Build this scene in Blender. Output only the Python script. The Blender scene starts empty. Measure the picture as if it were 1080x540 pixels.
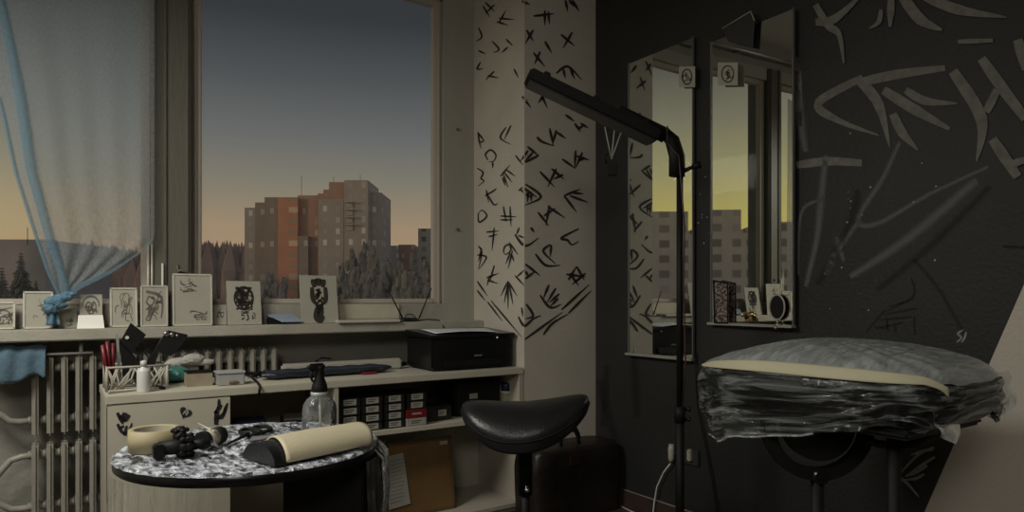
import bpy, bmesh, math, random
from mathutils import Vector, Matrix
random.seed(7)
S = bpy.context.scene
COL = S.collection
PI = math.pi

# ------------------------------------------------------------------ camera geometry
FPX = 715.0; HZ = 315.0; CXP = 540.0
YAW = math.radians(34.0); EYE = 1.25
FW = Vector((math.sin(YAW), math.cos(YAW), 0)); RT = Vector((math.cos(YAW), -math.sin(YAW), 0))
WX = 2.85          # right wall
PX, PY = 2.297, 3.275   # corner of the pier
WY = 3.853         # window frame plane

def ray(px, py):
    return FW + RT * ((px - CXP) / FPX) + Vector((0, 0, -(py - HZ) / FPX))
def at(px, py, d):
    return Vector((0, 0, EYE)) + ray(px, py) * d
def on(px, py, ax, val):
    r = ray(px, py); i = 'xyz'.index(ax)
    o = (0, 0, EYE)[i]
    return Vector((0, 0, EYE)) + r * ((val - o) / r[i])

# ------------------------------------------------------------------ materials
MATS = {}
def mat(name, col, rough=.6, metal=0, var=.12, scale=8, bump=0, bscale=60, spec=.5, col2=None, coat=0, sheen=0, thresh=None, stretch=None):
    if name in MATS: return MATS[name]
    m = bpy.data.materials.new(name); m.use_nodes = True
    nt = m.node_tree; b = nt.nodes['Principled BSDF']
    tc = nt.nodes.new('ShaderNodeTexCoord')
    src = tc.outputs['Object']
    if stretch:
        mp = nt.nodes.new('ShaderNodeMapping'); mp.inputs['Scale'].default_value = stretch
        nt.links.new(src, mp.inputs['Vector']); src = mp.outputs['Vector']
    n = nt.nodes.new('ShaderNodeTexNoise'); n.inputs['Scale'].default_value = scale; n.inputs['Detail'].default_value = 5
    nt.links.new(src, n.inputs['Vector'])
    r = nt.nodes.new('ShaderNodeValToRGB')
    lo, hi = (thresh or (.3, .7))
    r.color_ramp.elements[0].position = lo; r.color_ramp.elements[1].position = hi
    c2 = col2 or tuple(min(1, c * (1 + var)) for c in col)
    c1 = tuple(c * (1 - var) for c in col) if not col2 else col
    r.color_ramp.elements[0].color = (*c1, 1); r.color_ramp.elements[1].color = (*c2, 1)
    nt.links.new(n.outputs['Fac'], r.inputs['Fac']); nt.links.new(r.outputs['Color'], b.inputs['Base Color'])
    b.inputs['Roughness'].default_value = rough; b.inputs['Metallic'].default_value = metal
    b.inputs['Specular IOR Level'].default_value = spec
    b.inputs['Coat Weight'].default_value = coat
    b.inputs['Sheen Weight'].default_value = sheen
    if bump:
        n2 = nt.nodes.new('ShaderNodeTexNoise'); n2.inputs['Scale'].default_value = bscale; n2.inputs['Detail'].default_value = 4
        nt.links.new(src, n2.inputs['Vector'])
        bp = nt.nodes.new('ShaderNodeBump'); bp.inputs['Strength'].default_value = bump; bp.inputs['Distance'].default_value = .02
        nt.links.new(n2.outputs['Fac'], bp.inputs['Height']); nt.links.new(bp.outputs['Normal'], b.inputs['Normal'])
    MATS[name] = m
    return m

def film(name, tint, haze, rough=.15, bump=.6, bscale=(6, 6, 6), sc=5, gl=(.9, .93, .95), uv=False, lo=.5, hi=1.6, rot=0, f0=.35, f1=.7):
    """clear plastic film: see-through, with whitish haze and shiny creases"""
    m = bpy.data.materials.new(name); m.use_nodes = True; nt = m.node_tree; N = nt.nodes; L = nt.links
    N.clear(); out = N.new('ShaderNodeOutputMaterial')
    tr = N.new('ShaderNodeBsdfTransparent'); tr.inputs['Color'].default_value = (.93, .95, .95, 1)
    df = N.new('ShaderNodeBsdfDiffuse'); df.inputs['Color'].default_value = (*tint, 1)
    gs = N.new('ShaderNodeBsdfGlossy'); gs.inputs['Roughness'].default_value = rough; gs.inputs['Color'].default_value = (*gl, 1)
    tc = N.new('ShaderNodeTexCoord'); mp = N.new('ShaderNodeMapping'); mp.inputs['Scale'].default_value = bscale; mp.inputs['Rotation'].default_value = (0, 0, rot)
    L.new(tc.outputs['UV' if uv else 'Object'], mp.inputs['Vector'])
    n = N.new('ShaderNodeTexNoise'); n.inputs['Scale'].default_value = sc; n.inputs['Detail'].default_value = 4; n.inputs['Distortion'].default_value = .6
    L.new(mp.outputs['Vector'], n.inputs['Vector'])
    bp = N.new('ShaderNodeBump'); bp.inputs['Strength'].default_value = bump; bp.inputs['Distance'].default_value = .03
    L.new(n.outputs['Fac'], bp.inputs['Height'])
    for s in (df, gs): L.new(bp.outputs['Normal'], s.inputs['Normal'])
    rp = N.new('ShaderNodeMapRange'); rp.inputs['From Min'].default_value = f0; rp.inputs['From Max'].default_value = f1
    rp.inputs['To Min'].default_value = haze * lo; rp.inputs['To Max'].default_value = min(1, haze * hi)
    L.new(n.outputs['Fac'], rp.inputs['Value'])
    m1 = N.new('ShaderNodeMixShader'); L.new(rp.outputs['Result'], m1.inputs['Fac']); L.new(tr.outputs[0], m1.inputs[1]); L.new(df.outputs[0], m1.inputs[2])
    fr = N.new('ShaderNodeFresnel'); fr.inputs['IOR'].default_value = 1.5; L.new(bp.outputs['Normal'], fr.inputs['Normal'])
    m2 = N.new('ShaderNodeMixShader'); L.new(fr.outputs['Fac'], m2.inputs['Fac']); L.new(m1.outputs[0], m2.inputs[1]); L.new(gs.outputs[0], m2.inputs[2])
    L.new(m2.outputs[0], out.inputs['Surface'])
    return m

def pane_mat(name, dirt=.03, refl=.04):
    m = bpy.data.materials.new(name); m.use_nodes = True; nt = m.node_tree; N = nt.nodes; L = nt.links
    N.clear(); out = N.new('ShaderNodeOutputMaterial')
    tr = N.new('ShaderNodeBsdfTransparent'); df = N.new('ShaderNodeBsdfDiffuse'); df.inputs['Color'].default_value = (.5, .5, .48, 1)
    gs = N.new('ShaderNodeBsdfGlossy'); gs.inputs['Roughness'].default_value = .02
    tc = N.new('ShaderNodeTexCoord'); n = N.new('ShaderNodeTexNoise'); n.inputs['Scale'].default_value = 4; n.inputs['Detail'].default_value = 6
    L.new(tc.outputs['Object'], n.inputs['Vector'])
    rp = N.new('ShaderNodeMapRange'); rp.inputs['From Min'].default_value = .4; rp.inputs['From Max'].default_value = .75
    rp.inputs['To Min'].default_value = dirt * .4; rp.inputs['To Max'].default_value = dirt * 2
    L.new(n.outputs['Fac'], rp.inputs['Value'])
    m1 = N.new('ShaderNodeMixShader'); L.new(rp.outputs[0], m1.inputs['Fac']); L.new(tr.outputs[0], m1.inputs[1]); L.new(df.outputs[0], m1.inputs[2])
    m2 = N.new('ShaderNodeMixShader'); m2.inputs['Fac'].default_value = refl; L.new(m1.outputs[0], m2.inputs[1]); L.new(gs.outputs[0], m2.inputs[2])
    L.new(m2.outputs[0], out.inputs['Surface']); return m

def sheer(name, col, dens_lo, dens_hi, sc=70):
    """thin curtain cloth: part see-through, part translucent weave"""
    m = bpy.data.materials.new(name); m.use_nodes = True; nt = m.node_tree; N = nt.nodes; L = nt.links
    N.clear(); out = N.new('ShaderNodeOutputMaterial')
    tr = N.new('ShaderNodeBsdfTransparent'); df = N.new('ShaderNodeBsdfDiffuse'); tl = N.new('ShaderNodeBsdfTranslucent')
    df.inputs['Color'].default_value = (*col, 1); tl.inputs['Color'].default_value = (*col, 1)
    mm = N.new('ShaderNodeMixShader'); mm.inputs['Fac'].default_value = .6; L.new(df.outputs[0], mm.inputs[1]); L.new(tl.outputs[0], mm.inputs[2])
    tc = N.new('ShaderNodeTexCoord'); mp = N.new('ShaderNodeMapping'); mp.inputs['Scale'].default_value = (1, 1, .55)
    L.new(tc.outputs['Object'], mp.inputs['Vector'])
    n = N.new('ShaderNodeTexNoise'); n.inputs['Scale'].default_value = sc; n.inputs['Detail'].default_value = 3
    L.new(mp.outputs[0], n.inputs['Vector'])
    rp = N.new('ShaderNodeMapRange'); rp.inputs['From Min'].default_value = .35; rp.inputs['From Max'].default_value = .65
    rp.inputs['To Min'].default_value = dens_lo; rp.inputs['To Max'].default_value = dens_hi
    L.new(n.outputs['Fac'], rp.inputs['Value'])
    m1 = N.new('ShaderNodeMixShader'); L.new(rp.outputs[0], m1.inputs['Fac']); L.new(tr.outputs[0], m1.inputs[1]); L.new(mm.outputs[0], m1.inputs[2])
    L.new(m1.outputs[0], out.inputs['Surface']); return m

def soft_paint(name, col, amount):
    """sprayed paint that fades towards the stroke's edges (across the stroke's own UV)"""
    m = bpy.data.materials.new(name); m.use_nodes = True; nt = m.node_tree; N = nt.nodes; L = nt.links
    b = N['Principled BSDF']; b.inputs['Base Color'].default_value = (*col, 1); b.inputs['Roughness'].default_value = .7
    uv = N.new('ShaderNodeTexCoord'); sp = N.new('ShaderNodeSeparateXYZ'); L.new(uv.outputs['UV'], sp.inputs[0])
    a = N.new('ShaderNodeMath'); a.operation = 'SUBTRACT'; a.inputs[1].default_value = .5; L.new(sp.outputs['Y'], a.inputs[0])
    c = N.new('ShaderNodeMath'); c.operation = 'ABSOLUTE'; L.new(a.outputs[0], c.inputs[0])
    r = N.new('ShaderNodeMapRange'); r.interpolation_type = 'SMOOTHSTEP'
    r.inputs['From Min'].default_value = 0; r.inputs['From Max'].default_value = .5; r.inputs['To Min'].default_value = amount; r.inputs['To Max'].default_value = 0
    L.new(c.outputs[0], r.inputs['Value']); L.new(r.outputs[0], b.inputs['Alpha'])
    return m

def facade(name, col, win, sx, sz, lit=.0, frac=.35):
    """panel facade with a grid of windows"""
    m = bpy.data.materials.new(name); m.use_nodes = True; nt = m.node_tree; N = nt.nodes; L = nt.links
    b = N['Principled BSDF']; b.inputs['Roughness'].default_value = .8
    tc = N.new('ShaderNodeTexCoord'); sp = N.new('ShaderNodeSeparateXYZ'); L.new(tc.outputs['UV'], sp.inputs[0])
    def cell(o, s, f):
        a = N.new('ShaderNodeMath'); a.operation = 'MULTIPLY'; a.inputs[1].default_value = s; L.new(o, a.inputs[0])
        fr = N.new('ShaderNodeMath'); fr.operation = 'FRACT'; L.new(a.outputs[0], fr.inputs[0])
        d = N.new('ShaderNodeMath'); d.operation = 'SUBTRACT'; d.inputs[1].default_value = .5; L.new(fr.outputs[0], d.inputs[0])
        e = N.new('ShaderNodeMath'); e.operation = 'ABSOLUTE'; L.new(d.outputs[0], e.inputs[0])
        g = N.new('ShaderNodeMath'); g.operation = 'LESS_THAN'; g.inputs[1].default_value = f / 2; L.new(e.outputs[0], g.inputs[0])
        return g.outputs[0], a.outputs[0]
    gx, ax = cell(sp.outputs['X'], sx, frac); gz, az = cell(sp.outputs['Y'], sz, .5)
    mu = N.new('ShaderNodeMath'); mu.operation = 'MULTIPLY'; L.new(gx, mu.inputs[0]); L.new(gz, mu.inputs[1])
    fx = N.new('ShaderNodeMath'); fx.operation = 'FLOOR'; L.new(ax, fx.inputs[0])
    fz = N.new('ShaderNodeMath'); fz.operation = 'FLOOR'; L.new(az, fz.inputs[0])
    cb = N.new('ShaderNodeCombineXYZ'); L.new(fx.outputs[0], cb.inputs[0]); L.new(fz.outputs[0], cb.inputs[1])
    wn = N.new('ShaderNodeTexWhiteNoise'); wn.noise_dimensions = '2D'; L.new(cb.outputs[0], wn.inputs['Vector'])
    rp = N.new('ShaderNodeValToRGB'); rp.color_ramp.elements[0].color = (*[c * .55 for c in win], 1); rp.color_ramp.elements[1].color = (*win, 1)
    rp.color_ramp.elements[0].position = .4; rp.color_ramp.elements[1].position = .9; L.new(wn.outputs['Value'], rp.inputs['Fac'])
    ns = N.new('ShaderNodeTexNoise'); ns.inputs['Scale'].default_value = .3; ns.inputs['Detail'].default_value = 5; L.new(tc.outputs['Object'], ns.inputs['Vector'])
    r2 = N.new('ShaderNodeValToRGB'); r2.color_ramp.elements[0].color = (*[c * .8 for c in col], 1); r2.color_ramp.elements[1].color = (*[min(1, c * 1.15) for c in col], 1)
    L.new(ns.outputs['Fac'], r2.inputs['Fac'])
    mx = N.new('ShaderNodeMix'); mx.data_type = 'RGBA'; L.new(mu.outputs[0], mx.inputs['Factor']); L.new(r2.outputs[0], mx.inputs['A']); L.new(rp.outputs[0], mx.inputs['B'])
    L.new(mx.outputs['Result'], b.inputs['Base Color'])
    return m

# ------------------------------------------------------------------ mesh builder
class MB:
    def __init__(s): s.bm = bmesh.new(); s.uv = s.bm.loops.layers.uv.new('UVMap'); s.cur = 0; s.smooth = False
    def _f(s, vs, uvs=None):
        try: f = s.bm.faces.new(vs)
        except ValueError: return None
        f.material_index = s.cur; f.smooth = s.smooth
        if uvs:
            for l, u in zip(f.loops, uvs): l[s.uv].uv = u
        return f
    def box(s, c, size, M=None, bev=0):
        hx, hy, hz = size[0] / 2, size[1] / 2, size[2] / 2
        c = Vector(c)
        if bev:
            t = bmesh.new(); bmesh.ops.create_cube(t, size=1)
            for v in t.verts: v.co = Vector((v.co.x * size[0], v.co.y * size[1], v.co.z * size[2]))
            bmesh.ops.bevel(t, geom=t.edges[:], offset=min(bev, min(size) * .45), segments=2, affect='EDGES')
            s.merge(t, Matrix.Translation(c) @ (M.to_4x4() if M else Matrix.Identity(4))); return
        vs = []
        for x in (-hx, hx):
            for y in (-hy, hy):
                for z in (-hz, hz):
                    p = Vector((x, y, z))
                    if M: p = M @ p
                    vs.append(s.bm.verts.new(c + p))
        for f, w, h in (((0, 1, 3, 2), 1, 1), ((4, 6, 7, 5), 1, 1), ((0, 4, 5, 1), size[0], size[2]), ((2, 3, 7, 6), 1, 1), ((0, 2, 6, 4), 1, 1), ((1, 5, 7, 3), 1, 1)):
            vv = [vs[i] for i in f]
            ax = [0, 0, 0]
            uvs = []
            for i in f:
                x = (-hx, hx)[i >> 2] ; y = (-hy, hy)[(i >> 1) & 1]; z = (-hz, hz)[i & 1]
                if f in ((0, 1, 3, 2), (4, 6, 7, 5)): uvs.append((y + hy, z + hz))
                elif f in ((0, 4, 5, 1), (2, 3, 7, 6)): uvs.append((x + hx, z + hz))
                else: uvs.append((0, 0))
            s._f(vv, uvs)
    def bb(s, x0, x1, y0, y1, z0, z1, bev=0):
        s.box(((x0 + x1) / 2, (y0 + y1) / 2, (z0 + z1) / 2), (x1 - x0, y1 - y0, z1 - z0), bev=bev)
    def merge(s, t, M=Matrix.Identity(4)):
        mp = {}
        for v in t.verts: mp[v] = s.bm.verts.new(M @ v.co)
        for f in t.faces: s._f([mp[v] for v in f.verts])
        t.free()
    def tube(s, pts, r, seg=10, caps=True, flat=1.0):
        pts = [Vector(p) for p in pts]; n = len(pts); rr = r if isinstance(r, (list, tuple)) else [r] * n
        sm = s.smooth; s.smooth = True
        rings = []; prev = None
        for i, p in enumerate(pts):
            d = (pts[min(i + 1, n - 1)] - pts[max(i - 1, 0)]).normalized()
            a = prev if prev is not None else (Vector((0, 0, 1)) if abs(d.z) < .9 else Vector((1, 0, 0)))
            a = (a - d * a.dot(d)).normalized(); b = d.cross(a); prev = a
            rings.append([s.bm.verts.new(p + (a * math.cos(2 * PI * k / seg) + b * math.sin(2 * PI * k / seg) * flat) * rr[i]) for k in range(seg)])
        for i in range(n - 1):
            for k in range(seg):
                s._f([rings[i][k], rings[i][(k + 1) % seg], rings[i + 1][(k + 1) % seg], rings[i + 1][k]])
        s.smooth = sm
        if caps: s._f(rings[0][::-1]); s._f(rings[-1])
    def lathe(s, prof, c=(0, 0, 0), seg=28, M=None, sx=1, sy=1):
        c = Vector(c); rings = []; sm = s.smooth; s.smooth = True
        for r, z in prof:
            ring = []
            for k in range(seg):
                p = Vector((max(r, 1e-4) * math.cos(2 * PI * k / seg) * sx, max(r, 1e-4) * math.sin(2 * PI * k / seg) * sy, z))
                ring.append(s.bm.verts.new(c + (M @ p if M else p)))
            rings.append(ring)
        for i in range(len(rings) - 1):
            for k in range(seg):
                s._f([rings[i][k], rings[i][(k + 1) % seg], rings[i + 1][(k + 1) % seg], rings[i + 1][k]])
        s.smooth = sm
        s._f(rings[0][::-1]); s._f(rings[-1])
    def grid(s, fn, nu, nv, closed_u=False, smooth=True):
        sm = s.smooth; s.smooth = smooth
        g = [[s.bm.verts.new(fn(i / nu, j / nv)) for j in range(nv + 1)] for i in range(nu if closed_u else nu + 1)]
        for i in range(nu):
            for j in range(nv):
                i2 = (i + 1) % nu if closed_u else i + 1
                s._f([g[i][j], g[i2][j], g[i2][j + 1], g[i][j + 1]], [(i / nu, j / nv), ((i + 1) / nu, j / nv), ((i + 1) / nu, (j + 1) / nv), (i / nu, (j + 1) / nv)])
        s.smooth = sm; return g
    def prism(s, poly, d):
        """poly: 3D points of a flat outline; d: extrusion vector"""
        a = [s.bm.verts.new(Vector(p)) for p in poly]; b = [s.bm.verts.new(Vector(p) + Vector(d)) for p in poly]
        s._f(a[::-1]); s._f(b); n = len(a)
        for i in range(n): s._f([a[i], a[(i + 1) % n], b[(i + 1) % n], b[i]])
    def ball(s, c, r, sub=2, sc=(1, 1, 1), jit=0, rnd=random):
        t = bmesh.new(); bmesh.ops.create_icosphere(t, subdivisions=sub, radius=1)
        for v in t.verts:
            k = 1 + rnd.uniform(-jit, jit); v.co = Vector((v.co.x * sc[0] * r * k, v.co.y * sc[1] * r * k, v.co.z * sc[2] * r * k))
        sm = s.smooth; s.smooth = jit == 0 or sm; s.merge(t, Matrix.Translation(Vector(c))); s.smooth = sm

def link(name, mb, mats, parent=None, origin=None, solid=0, sub=0, weld=False):
    bmesh.ops.recalc_face_normals(mb.bm, faces=mb.bm.faces[:])
    if weld: bmesh.ops.remove_doubles(mb.bm, verts=mb.bm.verts[:], dist=1e-5)
    vs = [v.co for v in mb.bm.verts]
    if parent is not None:
        org = abs_loc(parent)
    elif origin is not None: org = Vector(origin)
    else:
        org = Vector(((min(v.x for v in vs) + max(v.x for v in vs)) / 2, (min(v.y for v in vs) + max(v.y for v in vs)) / 2, min(v.z for v in vs)))
    for v in mb.bm.verts: v.co = v.co - org
    me = bpy.data.meshes.new(name); mb.bm.to_mesh(me); mb.bm.free()
    for m in (mats if isinstance(mats, (list, tuple)) else [mats]): me.materials.append(m)
    o = bpy.data.objects.new(name, me); COL.objects.link(o)
    if parent is not None: o.parent = parent
    else: o.location = org
    if solid:
        md = o.modifiers.new('thickness', 'SOLIDIFY'); md.thickness = solid; md.offset = 0
    if sub:
        md = o.modifiers.new('smooth', 'SUBSURF'); md.levels = sub; md.render_levels = sub
    return o
def abs_loc(o):
    p = Vector(o.location)
    while o.parent is not None: o = o.parent; p = p + Vector(o.location)
    return p
def tag(o, label, cat, group=None, kind=None):
    if label: o['label'] = label
    if cat: o['category'] = cat
    if group: o['group'] = group
    if kind: o['kind'] = kind
    return o
def thing(name, loc, label, cat, group=None, kind=None):
    o = bpy.data.objects.new(name, None); COL.objects.link(o); o.location = loc; o.empty_display_size = .05
    return tag(o, label, cat, group, kind)
def struct(name, mb, mats, parent=None):
    o = link(name, mb, mats, parent)
    if parent is None: o['kind'] = 'structure'
    return o

def smooth_pts(pts, n=4):
    if len(pts) < 3: 
        a, b = pts; return [(a[0] + (b[0] - a[0]) * i / n, a[1] + (b[1] - a[1]) * i / n) for i in range(n + 1)]
    out = []
    P = [pts[0]] + list(pts) + [pts[-1]]
    for i in range(1, len(P) - 2):
        for k in range(n):
            t = k / n; r = []
            for j in (0, 1):
                a, b, c, d = P[i - 1][j], P[i][j], P[i + 1][j], P[i + 2][j]
                r.append(.5 * ((2 * b) + (c - a) * t + (2 * a - 5 * b + 4 * c - d) * t * t + (3 * b - a - 3 * c + d) * t ** 3))
            out.append(tuple(r))
    out.append(tuple(pts[-1])); return out
def ribbon(mb, pts, w, proj, taper=.35, n=4, head=.8):
    """painted stroke on a surface; pts and width in sketch units, proj maps them to the surface"""
    q = smooth_pts(pts, n); m = len(q); L = []; R = []
    for i, p in enumerate(q):
        a = q[max(i - 1, 0)]; b = q[min(i + 1, m - 1)]
        dx, dy = b[0] - a[0], b[1] - a[1]; l = math.hypot(dx, dy) or 1
        t = i / (m - 1); ww = w * (head + (1 - head) * min(1, t * 4)) * (1 if t < .5 else 1 - (1 - taper) * (t - .5) * 2) / 2
        nx, ny = -dy / l * ww, dx / l * ww
        L.append(mb.bm.verts.new(proj(p[0] + nx, p[1] + ny))); R.append(mb.bm.verts.new(proj(p[0] - nx, p[1] - ny)))
    for i in range(m - 1):
        t0, t1 = i / (m - 1), (i + 1) / (m - 1)
        mb._f([L[i], L[i + 1], R[i + 1], R[i]], [(t0, 0), (t1, 0), (t1, 1), (t0, 1)])

# ------------------------------------------------------------------ shared materials
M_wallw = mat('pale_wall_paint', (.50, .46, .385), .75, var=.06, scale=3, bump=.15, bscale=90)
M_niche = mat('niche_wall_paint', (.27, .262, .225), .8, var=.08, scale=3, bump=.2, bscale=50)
M_ceil = mat('ceiling_paint', (.6, .58, .54), .9, var=.04)
M_floor = mat('dark_laminate', (.05, .035, .025), .45, var=.35, scale=3, bump=.08, stretch=(1, 8, 1))
M_frame = mat('aged_frame_paint', (.115, .108, .082), .5, var=.08, scale=5, bump=.1, stretch=(1, 1, .2))
M_jamb = mat('jamb_frame_paint', (.34, .325, .275), .5, var=.06, scale=5, bump=.1, stretch=(1, 1, .2))
M_sill = mat('sill_paint', (.38, .36, .30), .45, var=.1, scale=7, bump=.1)
M_cab = mat('cabinet_board', (.47, .44, .35), .5, var=.05, scale=5)
M_cabin = mat('cabinet_inside_board', (.40, .37, .30), .6, var=.06, scale=4)
M_rad = mat('radiator_enamel', (.28, .265, .225), .4, var=.1, scale=14, bump=.12, bscale=40)
M_black = mat('matt_black_plastic', (.006, .006, .006), .6, var=.2, spec=.25)
M_blackg = mat('gloss_black_plastic', (.006, .006, .007), .28, var=.2)
M_blackp = mat('black_paint_marks', (.012, .010, .009), .8, var=.3, scale=30)
M_ink = mat('brown_black_ink', (.030, .024, .018), .8, var=.3, scale=30)
M_vinyl = mat('black_vinyl', (.010, .010, .011), .33, var=.2, bump=.12, bscale=120)
M_white = mat('white_plastic', (.55, .55, .52), .4, var=.04)
M_paper = mat('off_white_paper', (.52, .51, .46), .8, var=.04, scale=12)
M_card = mat('drawing_card', (.36, .345, .28), .8, var=.06, scale=9)
M_cream = mat('cream_leather', (.55, .49, .34), .55, var=.05, bump=.08, bscale=90)
M_pane = pane_mat('window_glass', .02, .002)
M_cloth = sheer('sheer_curtain_cloth', (.42, .46, .47), .5, .74, 110)
M_clothd = sheer('folded_curtain_cloth', (.26, .42, .52), .55, .75, 130)
M_blue = mat('blue_cloth', (.075, .135, .18), .9, var=.2, scale=14, bump=.5, bscale=22, sheen=.3)
M_steel = mat('dull_steel', (.4, .4, .4), .35, metal=1, var=.1)

# ------------------------------------------------------------------ room shell
ZC = 3.50; X0 = -1.7; Y0 = -2.4; YB = 3.97
b = MB(); b.bb(X0 - .1, WX + .1, Y0 - .1, YB + .1, -.1, 0); struct('floor', b, M_floor)
b = MB(); b.bb(X0 - .1, WX + .1, Y0 - .1, YB + .1, ZC, ZC + .1); struct('ceiling', b, M_ceil)
b = MB(); b.bb(X0 - .1, X0, Y0, YB + .1, 0, ZC); struct('wall_left', b, M_wallw)
b = MB(); b.bb(X0, WX, Y0 - .1, Y0, 0, ZC); struct('wall_front', b, M_wallw)
SILL = 1.11; WTOP = 3.27; WXL = -1.25
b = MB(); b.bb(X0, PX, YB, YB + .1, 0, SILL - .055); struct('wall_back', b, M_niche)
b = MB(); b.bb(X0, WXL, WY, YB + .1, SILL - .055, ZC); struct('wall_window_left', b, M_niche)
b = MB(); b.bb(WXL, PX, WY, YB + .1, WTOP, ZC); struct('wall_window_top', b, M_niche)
# right wall with the dark paint and the pale diagonal field
p1 = on(975, 540, 'x', WX); p2 = on(1080, 300, 'x', WX)
def wall_two_tone():
    m = bpy.data.materials.new('dark_wall_with_pale_diagonal'); m.use_nodes = True; nt = m.node_tree; N = nt.nodes; L = nt.links
    bs = N['Principled BSDF']; bs.inputs['Roughness'].default_value = .6
    tc = N.new('ShaderNodeTexCoord'); sp = N.new('ShaderNodeSeparateXYZ'); L.new(tc.outputs['Object'], sp.inputs[0])
    # line a*y + b*z > c  -> pale
    d = (p2 - p1); a, bb_ = d.z, -d.y; c = a * p1.y + bb_ * p1.z
    test = a * 0 + bb_ * 0 - c
    sgn = 1 if (a * (p1.y - 1) + bb_ * p1.z - c) > 0 else -1
    m1 = N.new('ShaderNodeMath'); m1.operation = 'MULTIPLY'; m1.inputs[1].default_value = a * sgn; L.new(sp.outputs['Y'], m1.inputs[0])
    m2 = N.new('ShaderNodeMath'); m2.operation = 'MULTIPLY_ADD'; m2.inputs[1].default_value = bb_ * sgn; L.new(sp.outputs['Z'], m2.inputs[0]); L.new(m1.outputs[0], m2.inputs[2])
    g = N.new('ShaderNodeMath'); g.operation = 'GREATER_THAN'; g.inputs[1].default_value = c * sgn; L.new(m2.outputs[0], g.inputs[0])
    n = N.new('ShaderNodeTexNoise'); n.inputs['Scale'].default_value = 2.5; n.inputs['Detail'].default_value = 7; L.new(tc.outputs['Object'], n.inputs['Vector'])
    r = N.new('ShaderNodeValToRGB'); r.color_ramp.elements[0].color = (.012, .0125, .012, 1); r.color_ramp.elements[1].color = (.019, .019, .0175, 1)
    r.color_ramp.elements[0].position = .3; r.color_ramp.elements[1].position = .7; L.new(n.outputs['Fac'], r.inputs['Fac'])
    r2 = N.new('ShaderNodeValToRGB'); r2.color_ramp.elements[0].color = (.52, .47, .40, 1); r2.color_ramp.elements[1].color = (.60, .545, .465, 1); L.new(n.outputs['Fac'], r2.inputs['Fac'])
    mx = N.new('ShaderNodeMix'); mx.data_type = 'RGBA'; L.new(g.outputs[0], mx.inputs['Factor']); L.new(r.outputs[0], mx.inputs['A']); L.new(r2.outputs[0], mx.inputs['B'])
    L.new(mx.outputs['Result'], bs.inputs['Base Color'])
    n2 = N.new('ShaderNodeTexNoise'); n2.inputs['Scale'].default_value = 60; L.new(tc.outputs['Object'], n2.inputs['Vector'])
    bp = N.new('ShaderNodeBump'); bp.inputs['Strength'].default_value = .2; bp.inputs['Distance'].default_value = .01
    L.new(n2.outputs['Fac'], bp.inputs['Height']); L.new(bp.outputs['Normal'], bs.inputs['Normal'])
    return m
b = MB(); b.bb(WX, WX + .1, Y0, YB + .1, 0, ZC)
wr = link('wall_right', b, wall_two_tone(), origin=(0, 0, 0)); wr['kind'] = 'structure'
b = MB(); b.bb(PX, WX, PY, YB + .1, 0, ZC); pier = struct('wall_pier', b, M_wallw)
b = MB(); b.bb(WX - .018, WX, Y0, PY, 0, .085); b.bb(WX - .012, WX, Y0, PY, .085, .097)
struct('baseboard_right', b, mat('baseboard_brown', (.045, .03, .022), .4, var=.2))
b = MB(); b.tube([(WX - .008, PY - .02, .1), (WX - .008, Y0 + .05, .1)], .005, 6); struct('trim_right', b, mat('skirting_edge_strip', (.30, .26, .22), .4))

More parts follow.
